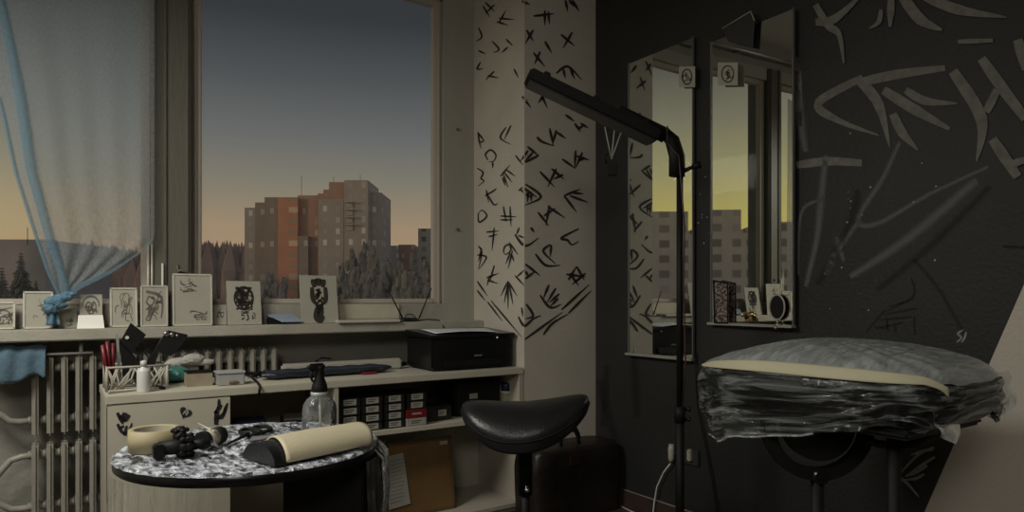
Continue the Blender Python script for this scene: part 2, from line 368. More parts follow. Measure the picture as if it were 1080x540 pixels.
# ---- pier glyphs
cA = lambda x, y: (490 + x / 4.907, 130 + y / 4.907)
cB = lambda x, y: (490 + x / 4.153, 240 + y / 4.153)
cC = lambda x, y: (490 + x / 4.136, y / 4.136)
GL = {'A': """70,45 75,90 85,130;70,50 105,95;80,100 100,90;215,20 185,75 240,110;240,10 205,85;120,190 108,160 135,138 162,165 150,195 125,200;145,200 145,232
185,275 235,215;215,240 262,275;205,255 245,305;200,265 225,332;195,280 212,325;65,232 95,255 85,285 100,300 68,325;112,345 125,410;105,375 150,350 165,335;120,370 150,420 172,415
70,465 75,512 115,480 90,450 70,470;235,430 240,535;200,430 215,510;185,480 270,485;185,500 250,500
375,70 400,95 465,118;440,25 460,118;475,35 455,110;475,45 525,80;325,120 385,170;385,165 300,210;330,140 290,195;355,150 310,200;262,165 300,215
505,185 575,235;575,140 570,230;610,150 575,230;580,170 645,190;590,190 620,185;390,250 465,330;450,235 515,290;475,235 430,330;510,265 460,290
315,315 395,380 310,425;300,330 375,385;290,345 350,390;330,350 325,410;345,355 345,405;280,350 300,330;515,375 580,460;515,375 600,340;545,375 640,410;560,360 615,365
380,460 435,530;440,425 420,530;430,430 520,490;410,480 470,440;570,0 600,45;600,0 640,25;585,30 620,10""",
'B': """130,0 120,100;95,20 150,15;105,40 145,30;60,80 75,110 60,185;55,120 95,130 65,180;75,90 60,150;170,110 175,85 195,75 202,100 180,118 170,105;195,65 235,120;210,100 190,182;200,110 180,160;205,115 217,150
130,165 110,240;95,220 150,200;100,230 145,245;110,210 98,255;190,235 158,300;190,235 230,300;190,240 190,358;190,250 173,330;195,250 212,338;220,30 265,80 325,45;240,0 225,35;290,0 305,20;235,35 262,45
310,115 355,165 420,165;375,75 345,105 400,160;380,75 375,130;500,5 425,45 450,55 470,75 500,60;220,210 262,255;230,215 262,185;266,160 330,210;266,225 310,190;266,190 280,215
445,205 530,215;455,230 490,170;490,170 525,230;460,200 500,255;530,200 470,250;330,295 375,350 425,335;370,250 345,310;400,265 360,330;415,290 370,330;410,310 375,345
270,335 300,385 266,400;250,350 255,390;235,390 262,430 300,400 335,385;55,235 100,300;115,320 250,480;55,275 90,320;100,325 165,410
264,490 430,370;425,360 545,250;455,375 555,275;345,470 385,420 455,378""",
'C': """80,25 110,75;130,20 90,60;90,10 130,50;150,80 215,85;150,100 180,45;140,95 190,110;100,330 150,340;130,310 90,350;215,300 235,340;70,270 55,300 80,300;60,120 75,160 50,180;120,180 150,215 125,230;60,220 90,235;180,170 210,200;190,205 160,230
300,70 390,60;350,45 350,110;365,50 370,105;250,5 285,20;440,0 450,50;470,0 500,50;455,0 480,30;400,320 450,290 512,350;430,300 440,342;460,295 480,345;300,230 350,290;330,225 305,280;440,500 480,530;270,130 300,180;300,130 265,190;420,150 480,200;470,140 430,210;350,180 380,230;250,420 290,470;330,400 360,470;350,410 320,450;420,410 450,460;500,400 520,450"""}
def pier_proj(px, py):
    if px < 553: return on(px, py, 'x', PX - .0015)
    return on(px, py, 'y', PY - .0015)
b = MB()
for key, fn in (('A', cA), ('B', cB), ('C', cC)):
    for s in GL[key].replace('\n', ';').split(';'):
        pts = [fn(*map(float, q.split(','))) for q in s.split()]
        left = sum(p[0] for p in pts) / len(pts) < 553
        ribbon(b, pts, 2.0 if left else 2.9, pier_proj, .25, 6, .55)
link('painted_glyphs', b, M_ink, pier)

# ---- right wall graffiti
lay = 0
wp = lambda px, py: on(px, py, 'x', WX - .002)
g3 = lambda pts: [(860 + x / 3, y / 3) for x, y in pts]
b = MB()
for pts, w, tp in [([(150, 245), (10, 325), (70, 380), (200, 428)], 9, .15), ([(135, 262), (260, 235), (410, 215)], 10, .6), ([(140, 255), (200, 330), (235, 465)], 11, .1),
    ([(215, 285), (320, 350), (425, 408)], 11, .3), ([(245, 360), (275, 420), (325, 475)], 10, .15), ([(285, 285), (350, 320), (448, 327)], 9, .15),
    ([(435, 225), (525, 375), (510, 510)], 13, .1), ([(525, 185), (600, 290), (665, 375)], 12, .8), ([(540, 355), (575, 285)], 9, .9), ([(640, 125), (668, 220)], 12, .8),
    ([(560, 440), (640, 560)], 12, .8), ([(450, 132), (562, 128)], 5, .8), ([(330, -20), (450, 30), (605, 55)], 11, .1), ([(270, -20), (330, 60), (400, 95)], 12, .2),
    ([(240, -10), (236, 85)], 8, .3), ([(0, 70), (60, 60), (140, -10)], 9, .3), ([(0, 15), (40, 80), (75, 110), (90, 200)], 8, .2), ([(208, 30), (200, 70), (170, 90)], 5, .2),
    ([(620, 520), (665, 505)], 8, .8)]:
    lay += 1; ribbon(b, g3(pts), w, (lambda px, py, L_=lay: on(px, py, 'x', WX - .002 - .0004 * L_)), tp, 6)
for pts, w in [([(840, 174), (875, 170), (909, 172)], 9), ([(842, 75), (843, 133)], 7)]: ribbon(b, pts, w, wp, .8)
link('brushed_graffiti', b, mat('grey_brush_paint', (.15, .145, .125), .75, var=.25, scale=25), wr)
b = MB()
for pts in ([(985, 472), (968, 480), (948, 501)], [(986, 482), (970, 492), (955, 503)], [(975, 500), (965, 505), (952, 506)], [(978, 491), (965, 499), (955, 502)], [(946, 502), (957, 510), (969, 524)], [(984, 474), (972, 476), (961, 480)]):
    lay += 1; ribbon(b, pts, 3.2, (lambda px, py, L_=lay: on(px, py, 'x', WX - .002 - .0004 * L_)), .4)
for pts in ([(1016, 348), (1010, 352), (1014, 356), (1009, 361)], [(1019, 350), (1017, 357), (1014, 361)]): ribbon(b, pts, 2.2, wp, .7)
link('chalky_feather_mark', b, mat('pale_feather_paint', (.26, .25, .23), .75, var=.25, scale=25), wr)
b = MB()
for pts, w in [([(871, 164), (866, 210), (862, 250), (850, 302)], 12), ([(949, 150), (930, 190), (905, 231), (925, 236), (980, 205), (1042, 176)], 9), ([(1030, 190), (960, 250), (897, 292)], 16),
    ([(880, 268), (872, 290)], 11), ([(882, 250), (890, 275)], 9), ([(868, 210), (845, 225), (842, 290)], 6), ([(907, 232), (880, 270), (870, 290)], 9), ([(838, 60), (845, 130), (850, 160)], 14)]:
    ribbon(b, pts, w, wp, .6, 6)
link('sprayed_graffiti', b, soft_paint('pale_spray_paint', (.24, .24, .23), .42), wr)
b = MB()
for pts, w in [([(963, 273), (990, 305), (1017, 352)], 7), ([(1044, 196), (985, 256), (925, 306)], 13), ([(905, 200), (895, 240), (862, 300)], 14), ([(640, 385), (636, 450)], 12), ([(668, 372), (672, 440)], 14), ([(632, 400), (650, 470)], 16)]:
    ribbon(b, pts, w, wp, .8, 6)
link('sprayed_shadows', b, soft_paint('black_spray_paint', (.008, .008, .008), .38), wr)
b = MB()
q3 = lambda x, y: (820 + x / 3, 200 + y / 3)
for pts in ([(422, 278), (430, 335), (345, 385)], [(430, 345), (350, 372)], [(440, 375), (335, 395)], [(425, 402), (320, 412)], [(340, 380), (280, 450)], [(345, 410), (350, 450)], [(305, 432), (350, 440)], [(370, 430), (375, 455)], [(432, 400), (434, 460)], [(395, 420), (310, 440)]):
    ribbon(b, [q3(*p) for p in pts], 2, wp, .3)
ribbon(b, [(1058, 260), (1080, 261)], 3, wp, .9)
link('black_drawing', b, M_blackp, wr)
# paint specks
b = MB()
for i in range(26):
    px, py = random.choice([(random.uniform(885, 915), random.uniform(205, 235)), (random.uniform(873, 925), random.uniform(270, 335)), (random.uniform(730, 748), random.uniform(180, 260)), (random.uniform(860, 1000), random.uniform(140, 300))])
    c = on(px, py, 'x', WX - .003); r = random.uniform(.002, .005)
    b.prism([c + Vector((0, r * math.cos(a), r * math.sin(a))) for a in [k * PI / 3 for k in range(6)]], (-.001, 0, 0))
link('paint_specks', b, mat('pale_paint_specks', (.3, .3, .28), .7), wr)

# ------------------------------------------------------------------ window
xq = lambda px, y=WY: on(px, HZ, 'y', y).x
mx0, mx1 = xq(163), xq(202)           # broad mullion
jx = xq(468, WY); gx1 = xq(456, WY + .02)
GZ0 = SILL + .11
b = MB(); b.bb(WXL, PX, 3.73, YB + .1, SILL - .055, SILL, bev=.006)
sill = struct('window_sill', b, M_sill)
b = MB(); b.bb(mx0, mx1, WY - .02, YB + .1, SILL, WTOP, bev=.008)
b.bb(mx0 + .04, mx0 + .05, WY - .03, WY - .02, SILL, WTOP); b.bb(mx1 - .03, mx1 - .02, WY - .03, WY - .02, SILL, WTOP)
struct('trim_1', b, M_frame)
def window(n, x0, x1, jl, jr):
    """fixed frame, inner sash beads and the pane"""
    b = MB()
    b.bb(x0, x1, WY, YB, SILL, GZ0 - .0); b.bb(x0, x1, WY, YB, WTOP - .1, WTOP)
    if jl: b.bb(x0, x0 + jl, WY, YB, GZ0, WTOP - .1)
    if jr: b.bb(x1 - jr, x1, WY, YB, GZ0, WTOP - .1)
    w = struct('window_%d' % n, b, M_jamb)
    ax, bx = x0 + jl, x1 - jr
    b = MB(); t = .055
    for (c0, c1, d0, d1) in ((ax, ax + t, GZ0, WTOP - .1), (bx - t, bx, GZ0, WTOP - .1)):
        b.bb(c0, c1, WY + .03, WY + .08, d0, d1, bev=.006); 
    b.bb(ax + t, bx - t, WY + .03, WY + .08, GZ0, GZ0 + .03, bev=.005); b.bb(ax + t, bx - t, WY + .03, WY + .08, WTOP - .14, WTOP - .1, bev=.005)
    for c in (ax + .02, bx - .028): b.bb(c, c + .008, WY + .02, WY + .03, GZ0, WTOP - .1)
    link('sash', b, mat('pale_sash_paint', (.44, .39, .33), .45, var=.06, stretch=(1, 1, .2)), w)
    b = MB(); b.bb(ax + t, bx - t, WY + .05, WY + .056, GZ0 + .03, WTOP - .14); link('pane', b, M_pane, w)
    return w
w1 = window(1, mx1, PX, 0.0, PX - jx)
w2 = window(2, WXL, mx0, .06, 0.0)
b = MB()
for zz in (1.7, 2.35):
    c = Vector((jx + .1, WY - .006, zz)); b.ball(c, .011)
link('frame_screw_cap', b, M_frame, w1)
# latch rods on mullion left side
b = MB(); zt = on(158, 258, 'y', WY).z
for px in (156, 160): xx = xq(px); b.tube([(xx, WY - .012, SILL + .0), (xx, WY - .012, zt)], .005, 6)
xx = xq(170.5); b.tube([(xx, WY - .037, SILL), (xx, WY - .037, on(170, 278, 'y', WY).z)], .006, 6)
tag(link('metal_rod', b, mat('pale_rod_paint', (.5, .48, .42), .4)), 'thin pale metal rods standing upright beside the grey mullion', 'rod')

# ------------------------------------------------------------------ curtain
YC = 3.785
def cur_x(px, py, y=YC): return on(px, py, 'y', y)
import bisect
def lerp_tab(tab, v):
    ks = [t[0] for t in tab]
    if v <= ks[0]: return tab[0][1]
    if v >= ks[-1]: return tab[-1][1]
    i = bisect.bisect(ks, v) - 1
    f = (v - ks[i]) / (ks[i + 1] - ks[i]); return tab[i][1] * (1 - f) + tab[i + 1][1] * f
Ltab = [(-45, -48), (0, -33), (60, -15), (115, 1), (180, 15), (250, 37), (290, 51), (308, 60), (316, 63)]
Rtab = [(-45, 163), (248, 163), (256, 160), (268, 146), (280, 129), (290, 114), (298, 98), (305, 84), (316, 71)]
Ftab = [(-45, -10), (0, 1), (100, 21), (180, 33), (250, 52), (300, 69), (316, 70)]
cur = thing('curtain', cur_x(60, 322), 'sheer grey-blue curtain tied in a knot, hanging over the left window', 'curtain')
def cfn(u, v):
    py = -60 + 376 * (1 - (1 - v) ** 1.15); l, r = lerp_tab(Ltab, py), lerp_tab(Rtab, py)
    px = l + (r - l) * u
    g = max(0, 1 - (r - l) / 210)
    amp = .012 + .02 * (1 - abs(2 * v - 1))
    p = on(px, py, 'y', YC); p.y += amp * (.10 + .35 * v ** 3) * math.sin(u * 31 + v * 3) - .012 * math.sin(u * 9) * (1 - g)
    return p
b = MB(); b.grid(cfn, 70, 60); link('curtain_panel', b, M_cloth, cur)
def ffn(u, v):
    py = -60 + 376 * v; f = lerp_tab(Ftab, py); w = 7 + 5 * math.sin(v * 3)
    p = on(f - w / 2 + w * u, py, 'y', YC - .018); p.y -= .010 * math.sin(u * PI); return p
b = MB(); b.grid(ffn, 6, 50); link('gathered_fold', b, M_clothd, cur)
def efn(u, v):
    py = 100 + 216 * v; f = lerp_tab(Ltab, py); p = on(f - 1 + 4 * u, py, 'y', YC - .01); p.y -= .006 * math.sin(u * PI); return p
b = MB(); b.grid(efn, 3, 40); link('side_hem', b, M_clothd, cur)
# bottom hem, darker where the cloth doubles
def hfn(u, v):
    tab = [(248, 163), (268, 146), (290, 114), (305, 84), (316, 68)]
    py = 250 + 66 * u; x = lerp_tab(Rtab, py) + .5
    wv = .8 + 8 * u * u
    p = on(x - wv * v * .3, py - wv * v, 'y', YC - .012); return p
b = MB(); b.grid(hfn, 30, 4); link('bottom_hem', b, M_clothd, cur)
b = MB(); rnd = random.Random(3)
for (px, py, r, sc) in ((58, 318, .036, (1.2, .8, .75)), (66, 314, .032, (1.3, .7, .6)), (54, 325, .033, (1, .8, .9)), (73, 310, .022, (1.5, .6, .5)), (62, 322, .03, (1.2, .9, .6))):
    b.ball(on(px, py, 'y', YC - .03), r, 3, sc, .04, rnd)
b.smooth = True
M_knot = mat('knotted_curtain_cloth', (.10, .19, .26), .9, var=.25, scale=30, bump=.6, bscale=60)
kn = link('knot', b, M_knot, cur)
def tfn(u, v):
    w = 9 + 6 * v; p = on(52 + 4 * math.sin(v * 2) - w / 2 + w * u, 324 + 19 * v, 'y', YC - .03); p.y += .012 * math.sin(u * 9 + v); return p
b = MB(); b.grid(tfn, 12, 8); link('loose_tail', b, M_knot, cur, solid=.003)
b = MB()
for (a, c) in (((80, 270), (92, 300)), ((112, 262), (88, 302))):
    pass
# curtain rod (above the frame, carries the curtain)
b = MB(); b.tube([(WXL + .02, YC, 3.34), (PX - .05, YC, 3.34)], .012, 10)
for xx in (WXL + .1, 1.0, PX - .15): b.bb(xx - .01, xx + .01, YC, WY, 3.33, 3.35)
tag(link('curtain_rod', b, M_steel), 'steel curtain rod fixed above the window', 'curtain rod')

# ------------------------------------------------------------------ drawings on the sill
def stroke_set(b, strokes, w, h, lean, org, width=.0035, off=.0045):
    Rm = Matrix.Rotation(-lean, 3, 'X')
    def pr(x, y):
        return org + Rm @ Vector((x * w, -off, y * h))
    for s in strokes:
        sc = Matrix
        # sketch units are normalised; width relative to card width
        ribbon(b, s[0], s[1] * .02, pr, .5, 5)
M_pencil = mat('grey_pencil', (.13, .12, .10), .8, var=.2, scale=30)
def card(px0, px1, pyt, label, art, yb=3.792, lean=.16, m=None, rim=None, zoff=0, name='drawing_card', ink=None):
    A = on(px0, 344, 'y', yb); B = on(px1, 344, 'y', yb); w = B.x - A.x
    mid = (px0 + px1) / 2; zt = on(mid, pyt, 'y', yb + .03).z; h = (zt - SILL) / math.cos(lean)
    lean = min(lean, math.atan(max(.004, (WY - (.012 if px1 < 150 or px0 > 203 else .056) - yb)) / max(h, .05)))
    org = Vector(((A.x + B.x) / 2, yb, SILL + .002 + zoff))
    t = thing(name, (org.x, yb, SILL), label, 'drawing', 'drawings standing along the window sill')
    Rm = Matrix.Rotation(-lean, 3, 'X')
    b = MB(); b.box(org + Rm @ Vector((0, 0, h / 2)), (w, .007, h), Rm)
    link('board', b, m or M_card, t)
    if rim:
        b = MB()
        for (cx, cz, sx, sz) in ((0, .004, w, .008), (0, h - .004, w, .008), (-w / 2 + .004, h / 2, .008, h), (w / 2 - .004, h / 2, .008, h)):
            b.box(org + Rm @ Vector((cx, -.004, cz)), (sx, .006, sz), Rm)
        link('rim', b, rim, t)
    b = MB(); stroke_set(b, art, w, h, lean, org)
    link('ink_drawing', b, ink or M_pencil, t)
    return t
rimw = mat('pale_card_rim', (.5, .48, .4), .6)
rimd = mat('dark_card_rim', (.06, .055, .045), .6)
def scribble(seed, n, cx, cy, rx, ry, w):
    r = random.Random(seed); out = []
    for i in range(n):
        a = r.uniform(0, 2 * PI); pts = []
        x, y = cx + rx * r.uniform(-.7, .7), cy + ry * r.uniform(-.7, .7)
        for k in range(r.randint(3, 6)):
            pts.append((x, y)); a += r.uniform(-1.2, 1.2); x += math.cos(a) * rx * .35; y += math.sin(a) * ry * .35
            x = max(cx - rx, min(cx + rx, x)); y = max(cy - ry, min(cy + ry, y))
        out.append((pts, w * r.uniform(.6, 1.3)))
    return out
def loop(cx, cy, rx, ry, w, a0=0, a1=2 * PI): return ([(cx + rx * math.cos(a0 + (a1 - a0) * k / 12), cy + ry * math.sin(a0 + (a1 - a0) * k / 12)) for k in range(13)], w)
card(-16, 16, 319, 'framed dark drawing at the far left end of the sill, cut by the photo edge', [loop(.1, .45, .25, .25, 3), ([(-.4, .8), (.0, .72), (.4, .8)], 3)] + scribble(1, 12, .1, .45, .3, .25, 2.5), rim=rimw)
card(24, 56, 308, 'plain grey framed drawing half behind the curtain knot', scribble(2, 7, .1, .5, .25, .3, 1.2), rim=rimw)
card(62, 81, 326, 'small low dark card under the hanging curtain tail', scribble(3, 6, .1, .3, .2, .2, 3), yb=3.805, rim=None)
t = card(84, 108, 311, 'arched pencil sketch standing in a bright white paper holder', [loop(0, .68, .36, .26, 3, -.2, PI + .2), loop(-.1, .62, .12, .14, 3.5), loop(.12, .62, .1, .14, 3.5)] + scribble(4, 10, 0, .62, .25, .2, 2.5))
A = on(81, 344, 'y', 3.77); B = on(110, 344, 'y', 3.77)
b = MB(); b.prism([(A.x, 3.762, SILL), (B.x, 3.762, SILL), (B.x - .006, 3.77, SILL + .062), (A.x + .006, 3.77, SILL + .062)], (0, .008, 0)); 
o = link('paper_holder', b, mat('bright_white_paper', (.95, .94, .88), .7, var=.02), t); o['label'] = 'bright white paper holder'
card(116, 145, 304, 'faint plant sketch on a pale board, beside the white paper holder', scribble(5, 16, 0, .5, .3, .35, 1.2), rim=rimw)
card(148, 177, 302, 'dark-lined sketch on a framed board in front of the mullion', [([(-.3, .85), (.2, .75), (.3, .5), (.25, .2)], 4), ([(-.3, .6), (-.1, .4), (-.2, .2)], 3)] + scribble(6, 14, 0, .5, .3, .35, 2.2), rim=rimw)
card(182, 224, 290, 'largest pale board with a faint sketch, at the mullion\'s right edge', scribble(7, 10, -.05, .75, .25, .15, 1.2) + scribble(8, 8, .1, .2, .25, .08, 1.5), rim=rimw, yb=3.78)
card(225, 239, 322, 'tiny low card between the largest board and the flower drawing', scribble(9, 5, 0, .5, .3, .3, 4), yb=3.815)
card(240, 276, 297, 'round shaded flower drawing on a pale board, left of the phone', [loop(0, .6, .28, .26, 2.5), loop(.02, .64, .22, .2, 3)] + scribble(10, 36, .0, .6, .24, .24, 2.6) + scribble(11, 10, .1, .2, .2, .14, 1.5), rim=None, yb=3.78, ink=M_ink)
card(318, 357, 291, 'tall solid black figure drawing on the rightmost pale board', [([(-.12, .92), (-.12, .75)], 9), ([(0, .94), (0, .78)], 9), ([(.12, .92), (.12, .75)], 9), ([(-.18, .75), (-.17, .5), (-.08, .4)], 6), ([(.18, .75), (.18, .5), (.1, .4)], 6), ([(-.1, .4), (0, .33), (.1, .42)], 5), ([(.1, .35), (-.05, .28), (-.1, .12), (.02, .06), (.1, .15)], 8), ([(.0, .3), (.02, .12)], 10)] + scribble(12, 10, 0, .55, .12, .14, 3), rim=None, yb=3.772, ink=M_ink)
# twig on the largest board's corner
b = MB(); o0 = on(185, 340, 'y', 3.76)
b.tube([on(187, 287, 'y', 3.815), on(190, 285, 'y', 3.815), on(205, 290, 'y', 3.815)], [.006, .008, .003], 6); b.tube([on(188, 287, 'y', 3.815), on(187, 279, 'y', 3.83)], .006, 6)
b.tube([on(205, 290, 'y', 3.815), on(208, 291.5, 'y', 3.815)], .004, 6)
tag(link('window_latch', b, M_frame), 'small window handle lying across the top of the largest board', 'latch')
# phone / booklet
b = MB(); P0 = on(291, 341.5, 'z', SILL + .008)
a1 = on(300, 343, 'y', 3.745); a2 = on(319, 342, 'y', 3.76)
b.prism([(a1.x - .01, 3.745, SILL + .012), (a2.x, 3.755, SILL + .012), (a2.x - .03, 3.835, SILL + .05), (a1.x - .075, 3.83, SILL + .05)], (0, 0, .004)); 
t = thing('tilted_booklet', (a1.x, 3.78, SILL), 'pale blue glossy booklet lying tilted between two drawings', 'booklet')
link('cover', b, mat('glossy_blue_paper', (.25, .30, .38), .15, var=.1), t)
b = MB(); b.bb(a1.x - .07, a1.x + .02, 3.79, 3.84, SILL, SILL + .035); link('dark_box', b, M_black, t)
# white boards lying on the sill
A = on(356, 345, 'y', 3.73); B = on(421, 343, 'y', 3.73)
b = MB(); b.bb(A.x, B.x, 3.71, 3.83, SILL, SILL + .018, bev=.004)
tag(link('white_board', b, mat('white_painted_board', (.5, .48, .41), .4, var=.05)), 'flat white board lying on the sill beneath the router', 'board')
b = MB(); b.bb(A.x + .01, B.x + .05, WY - .012, WY - .004, SILL + .02, on(380, 321, 'y', WY).z)
tag(link('leaning_panel', b, mat('cream_panel', (.5, .46, .36), .5)), 'long cream panel leaning on the window frame behind the white board', 'panel')
# router
rc = on(431, 334, 'y', 3.78); zr = SILL + .0
t = thing('internet_router', (rc.x, 3.79, SILL), 'small black router with two spread antennas on the sill', 'router')
b = MB(); b.lathe([(.07, .0), (.074, .008), (.07, .018), (.04, .024), (0, .025)], (rc.x, 3.79, zr), 24, sy=.55); link('body', b, M_blackg, t)
for a, c in (((425, 332), (409, 305)), ((442, 332), (455, 304))):
    b = MB(); p, q = on(*a, 'y', 3.79), on(*c, 'y', 3.8); p.z = zr + .018; b.tube([p, p.lerp(q, .5), q], [.005, .004, .003], 8); link('antenna', b, M_black, t)
b = MB(); b.tube([(rc.x - .03, 3.78, zr + .02), (rc.x - .01, 3.78, zr + .045), (rc.x + .03, 3.78, zr + .042), (rc.x + .05, 3.78, zr + .02)], .003, 6)
b.tube([(rc.x + .07, 3.79, zr + .006), (rc.x + .13, 3.78, zr + .012), (rc.x + .19, 3.75, zr + .006), (rc.x + .22, 3.72, zr - .05)], .004, 6); link('cable', b, M_black, t)

# ------------------------------------------------------------------ radiators
def radiator(z0, z1, xa, xb, label, name='cast_iron_radiator'):
    pitch = .0565; n = int((xb - xa) / pitch); h = z1 - z0
    t = thing(name, ((xa + xb) / 2, 3.85, z0), label, 'radiator')
    b = MB()
    for yy in (-.035, .035):
        b.box((0, yy, h / 2), (.026, .042, h), bev=.011)
    b.smooth = True
    for zz in (.07, h - .06):
        b.tube([(-pitch / 2 - .001, 0, zz), (-.018, 0, zz)], [.017, .022], 10); b.tube([(.018, 0, zz), (pitch / 2 + .001, 0, zz)], [.022, .017], 10)
        b.tube([(-.015, 0, zz), (.015, 0, zz)], .027, 12)
    me = None
    for i in range(n):
        if me is None:
            o = link('section', b, M_rad, t, None); me = o
            # link() subtracted the parent's origin: undo, the section is modelled about its own foot
            for v in o.data.vertices: v.co = v.co + Vector(t.location)
        else:
            o = me.copy(); COL.objects.link(o); o.parent = t
        o.location = Vector((xa + pitch * (i + .5), 3.85, z0)) - Vector(t.location)
    return t, pitch * n
XR0 = on(29, 440, 'y', 3.8).x; XR1 = on(297, 380, 'y', 3.81).x
tr_, wR = radiator(.615, .985, XR0, XR1 + .01, 'upper cast-iron radiator under the sill, running behind the counter')
b = MB(); zz = .615 + .07
h1 = [on(0, 427, 'y', 3.83), on(9, 436, 'y', 3.83), on(20, 438, 'y', 3.84)]
b.tube([Vector((h1[0].x - .10, 3.83, zz + .20)), Vector((h1[0].x - .05, 3.83, zz + .09)), Vector((h1[0].x, 3.83, zz + .045)), Vector((h1[1].x, 3.83, zz + .01)), Vector((h1[2].x, 3.84, zz)), Vector((XR0 + .03, 3.85, zz))], .015, 12)
link('feed_pipe', b, M_rad, tr_)
tl_, _ = radiator(.215, .585, XR0, XR1 + .01, 'lower cast-iron radiator, directly under the upper one')
b = MB(); za = .585 - .06; zb = .215 + .07
pts = [(XR0 + .03, za)] + [(xq(29, 3.83) - .02, za), (xq(11, 3.83), za - .012), (xq(0, 3.83), za - .06), (xq(-8, 3.83), za - .10), (xq(-8, 3.83), zb + .08), (xq(0, 3.83), zb + .035), (xq(11, 3.83), zb + .005), (XR0 - .02, zb), (XR0 + .03, zb)]
b.tube([Vector((x, 3.84, z)) for x, z in pts], .015, 12); link('return_loop', b, M_rad, tl_)
for xx in (XR0 + .2, XR1 - .2): b = MB(); b.bb(xx, xx + .02, 3.83, 3.87, 0, .23); link('floor_bracket', b, M_rad, tl_)
for xx in (XR0 + .2, XR1 - .2): b = MB(); b.bb(xx + .03, xx + .045, 3.88, YB - .004, .70, .72); link('wall_bracket', b, M_rad, tr_)
# rail resting on radiator
a, c = on(40, 374, 'y', 3.78), on(98, 369.5, 'y', 3.78)
b = MB(); b.tube([(a.x, 3.802, .993), (c.x, 3.802, .993)], .006, 8); b.tube([((a.x + c.x) / 2 + .06, 3.802, .993), ((a.x + c.x) / 2 + .06, 3.85, 1.05)], .008, 8)
tag(link('metal_rail', b, mat('bright_rail', (.6, .6, .55), .3)), 'thin bright metal rail lying along the top of the upper radiator', 'rail')
# blue cloth over pipe
A = on(-25, 380, 'y', 3.75); B = on(48, 380, 'y', 3.75)
def bfn(u, v):
    x = A.x + (B.x - A.x) * u; a = v
    # cross-section: hangs behind, over the top, down the front
    prof = [(3.88, .90), (3.875, .98), (3.86, 1.025), (3.82, 1.038), (3.78, 1.03), (3.755, .995), (3.748, .94), (3.75, .885)]
    k = a * (len(prof) - 1); i = min(int(k), len(prof) - 2); f = k - i
    y = prof[i][0] * (1 - f) + prof[i + 1][0] * f; z = prof[i][1] * (1 - f) + prof[i + 1][1] * f
    z += .006 * math.sin(u * 14 + a * 3) - (.02 * math.sin(u * 5) if a > .8 else 0) * (a - .8) * 5 - .008 * (u > .93)
    y += .006 * math.sin(u * 22 + a * 2)
    return Vector((x, y, z))
b = MB(); b.grid(bfn, 40, 21)
tag(link('blue_towel', b, M_blue, solid=.006), 'blue cloth draped at the left end of the upper radiator', 'cloth')
b = MB(); b.tube([(A.x - .3, 3.84, .975), (XR0 + .02, 3.84, .975)], .014, 10); link('top_pipe', b, M_rad, tr_)

# ------------------------------------------------------------------ counter unit
CT = .844; CX0 = .11; CX1 = PX - .007; CYF = PY; CYB = 3.765
CX0 = on(112.6, 418, 'y', PY).x
fx = lambda px: on(px, 450, 'y', PY).x
cnt = thing('storage_counter', ((CX0 + CX1) / 2, CYF, 0), 'long pale counter unit with one closed door and open shelves, under the window', 'cabinet')
b = MB(); b.bb(CX0 - .004, CX1, CYF - .004, CYB, CT - .036, CT, bev=.003); link('worktop', b, M_cab, cnt)
dx = fx(243); vx = fx(355)
b = MB(); tk = .02
b.bb(CX0, CX0 + tk, CYF, CYB - .01, 0, CT - .036)
b.bb(dx - tk, dx, CYF + .02, CYB - .02, .04, CT - .036)
b.bb(vx - tk / 2, vx + tk / 2, CYF, CYB - .02, .04, CT - .036)
b.bb(CX1 - .028, CX1, CYF, CYB - .01, 0, CT - .036)
b.bb(CX0 + tk, CX1 - .028, CYB - .022, CYB - .012, .0, CT - .036)
b.bb(CX0 + tk, CX1 - .028, CYF + .0, CYB - .022, .034, .056)
b.bb(CX0 + tk, CX1 - .028, CYF + .03, CYF + .045, 0, .034)
link('carcass', b, M_cabin, cnt)
b = MB(); b.bb(dx, vx - tk / 2, CYF + .01, CYB - .022, .545, .567); link('shelf', b, M_cab, cnt)
b = MB(); b.bb(vx + tk / 2, CX1 - .028, CYF + .002, CYB - .022, .545, .567); link('shelf', b, M_cab, cnt)
b = MB(); b.bb(CX0, dx, CYF - .002, CYF + .016, .04, CT - .04, bev=.002); door = link('door', b, M_cab, cnt)
# black drawings on the door
b = MB(); dp = lambda px, py: on(px, py, 'y', CYF - .0035)
k6 = lambda x, y: (100 + x / 6.75, 370 + y / 6.75)
for pts, w in [([(160, 440), (185, 490), (200, 520)], 4), ([(185, 455), (195, 500)], 5), ([(215, 440), (205, 500)], 6), ([(245, 455), (215, 505)], 4), ([(175, 470), (215, 500)], 6)]: ribbon(b, [k6(*p) for p in pts], w, dp, .5)
for pts, w in [([(124, 447), (128, 455), (134, 459)], 3.5), ([(130, 459), (137, 452), (139, 446)], 2.5), ([(126, 452), (131, 449)], 3), ([(134, 449), (131, 456)], 2.5)]: ribbon(b, pts, w, dp, .5)
link('black_plant_mark', b, M_blackp, door); b = MB(); ribbon(b, [(228, 448), (228.5, 437), (232, 424)], 5, dp, .4); 
for pts in ([(226, 436), (231, 431), (234, 427)], [(229, 442), (236, 436), (239, 428)], [(231, 428), (231, 421)], [(236, 436), (240, 425)], [(228, 440), (234, 440), (237, 434)]): ribbon(b, pts, 3.6, dp, .5)
link('black_cactus_mark', b, M_blackp, door); b = MB(); hp = []
for k in range(28):
    a = 2 * PI * k / 28; hx = 16 * math.sin(a) ** 3; hy = 13 * math.cos(a) - 5 * math.cos(2 * a) - 2 * math.cos(3 * a) - math.cos(4 * a)
    ca, sa = math.cos(-.45), math.sin(-.45); x_, y_ = hx * ca - hy * sa, hx * sa + hy * ca
    hp.append(dp(195.5 + x_ * .42, 435.5 - y_ * .42))
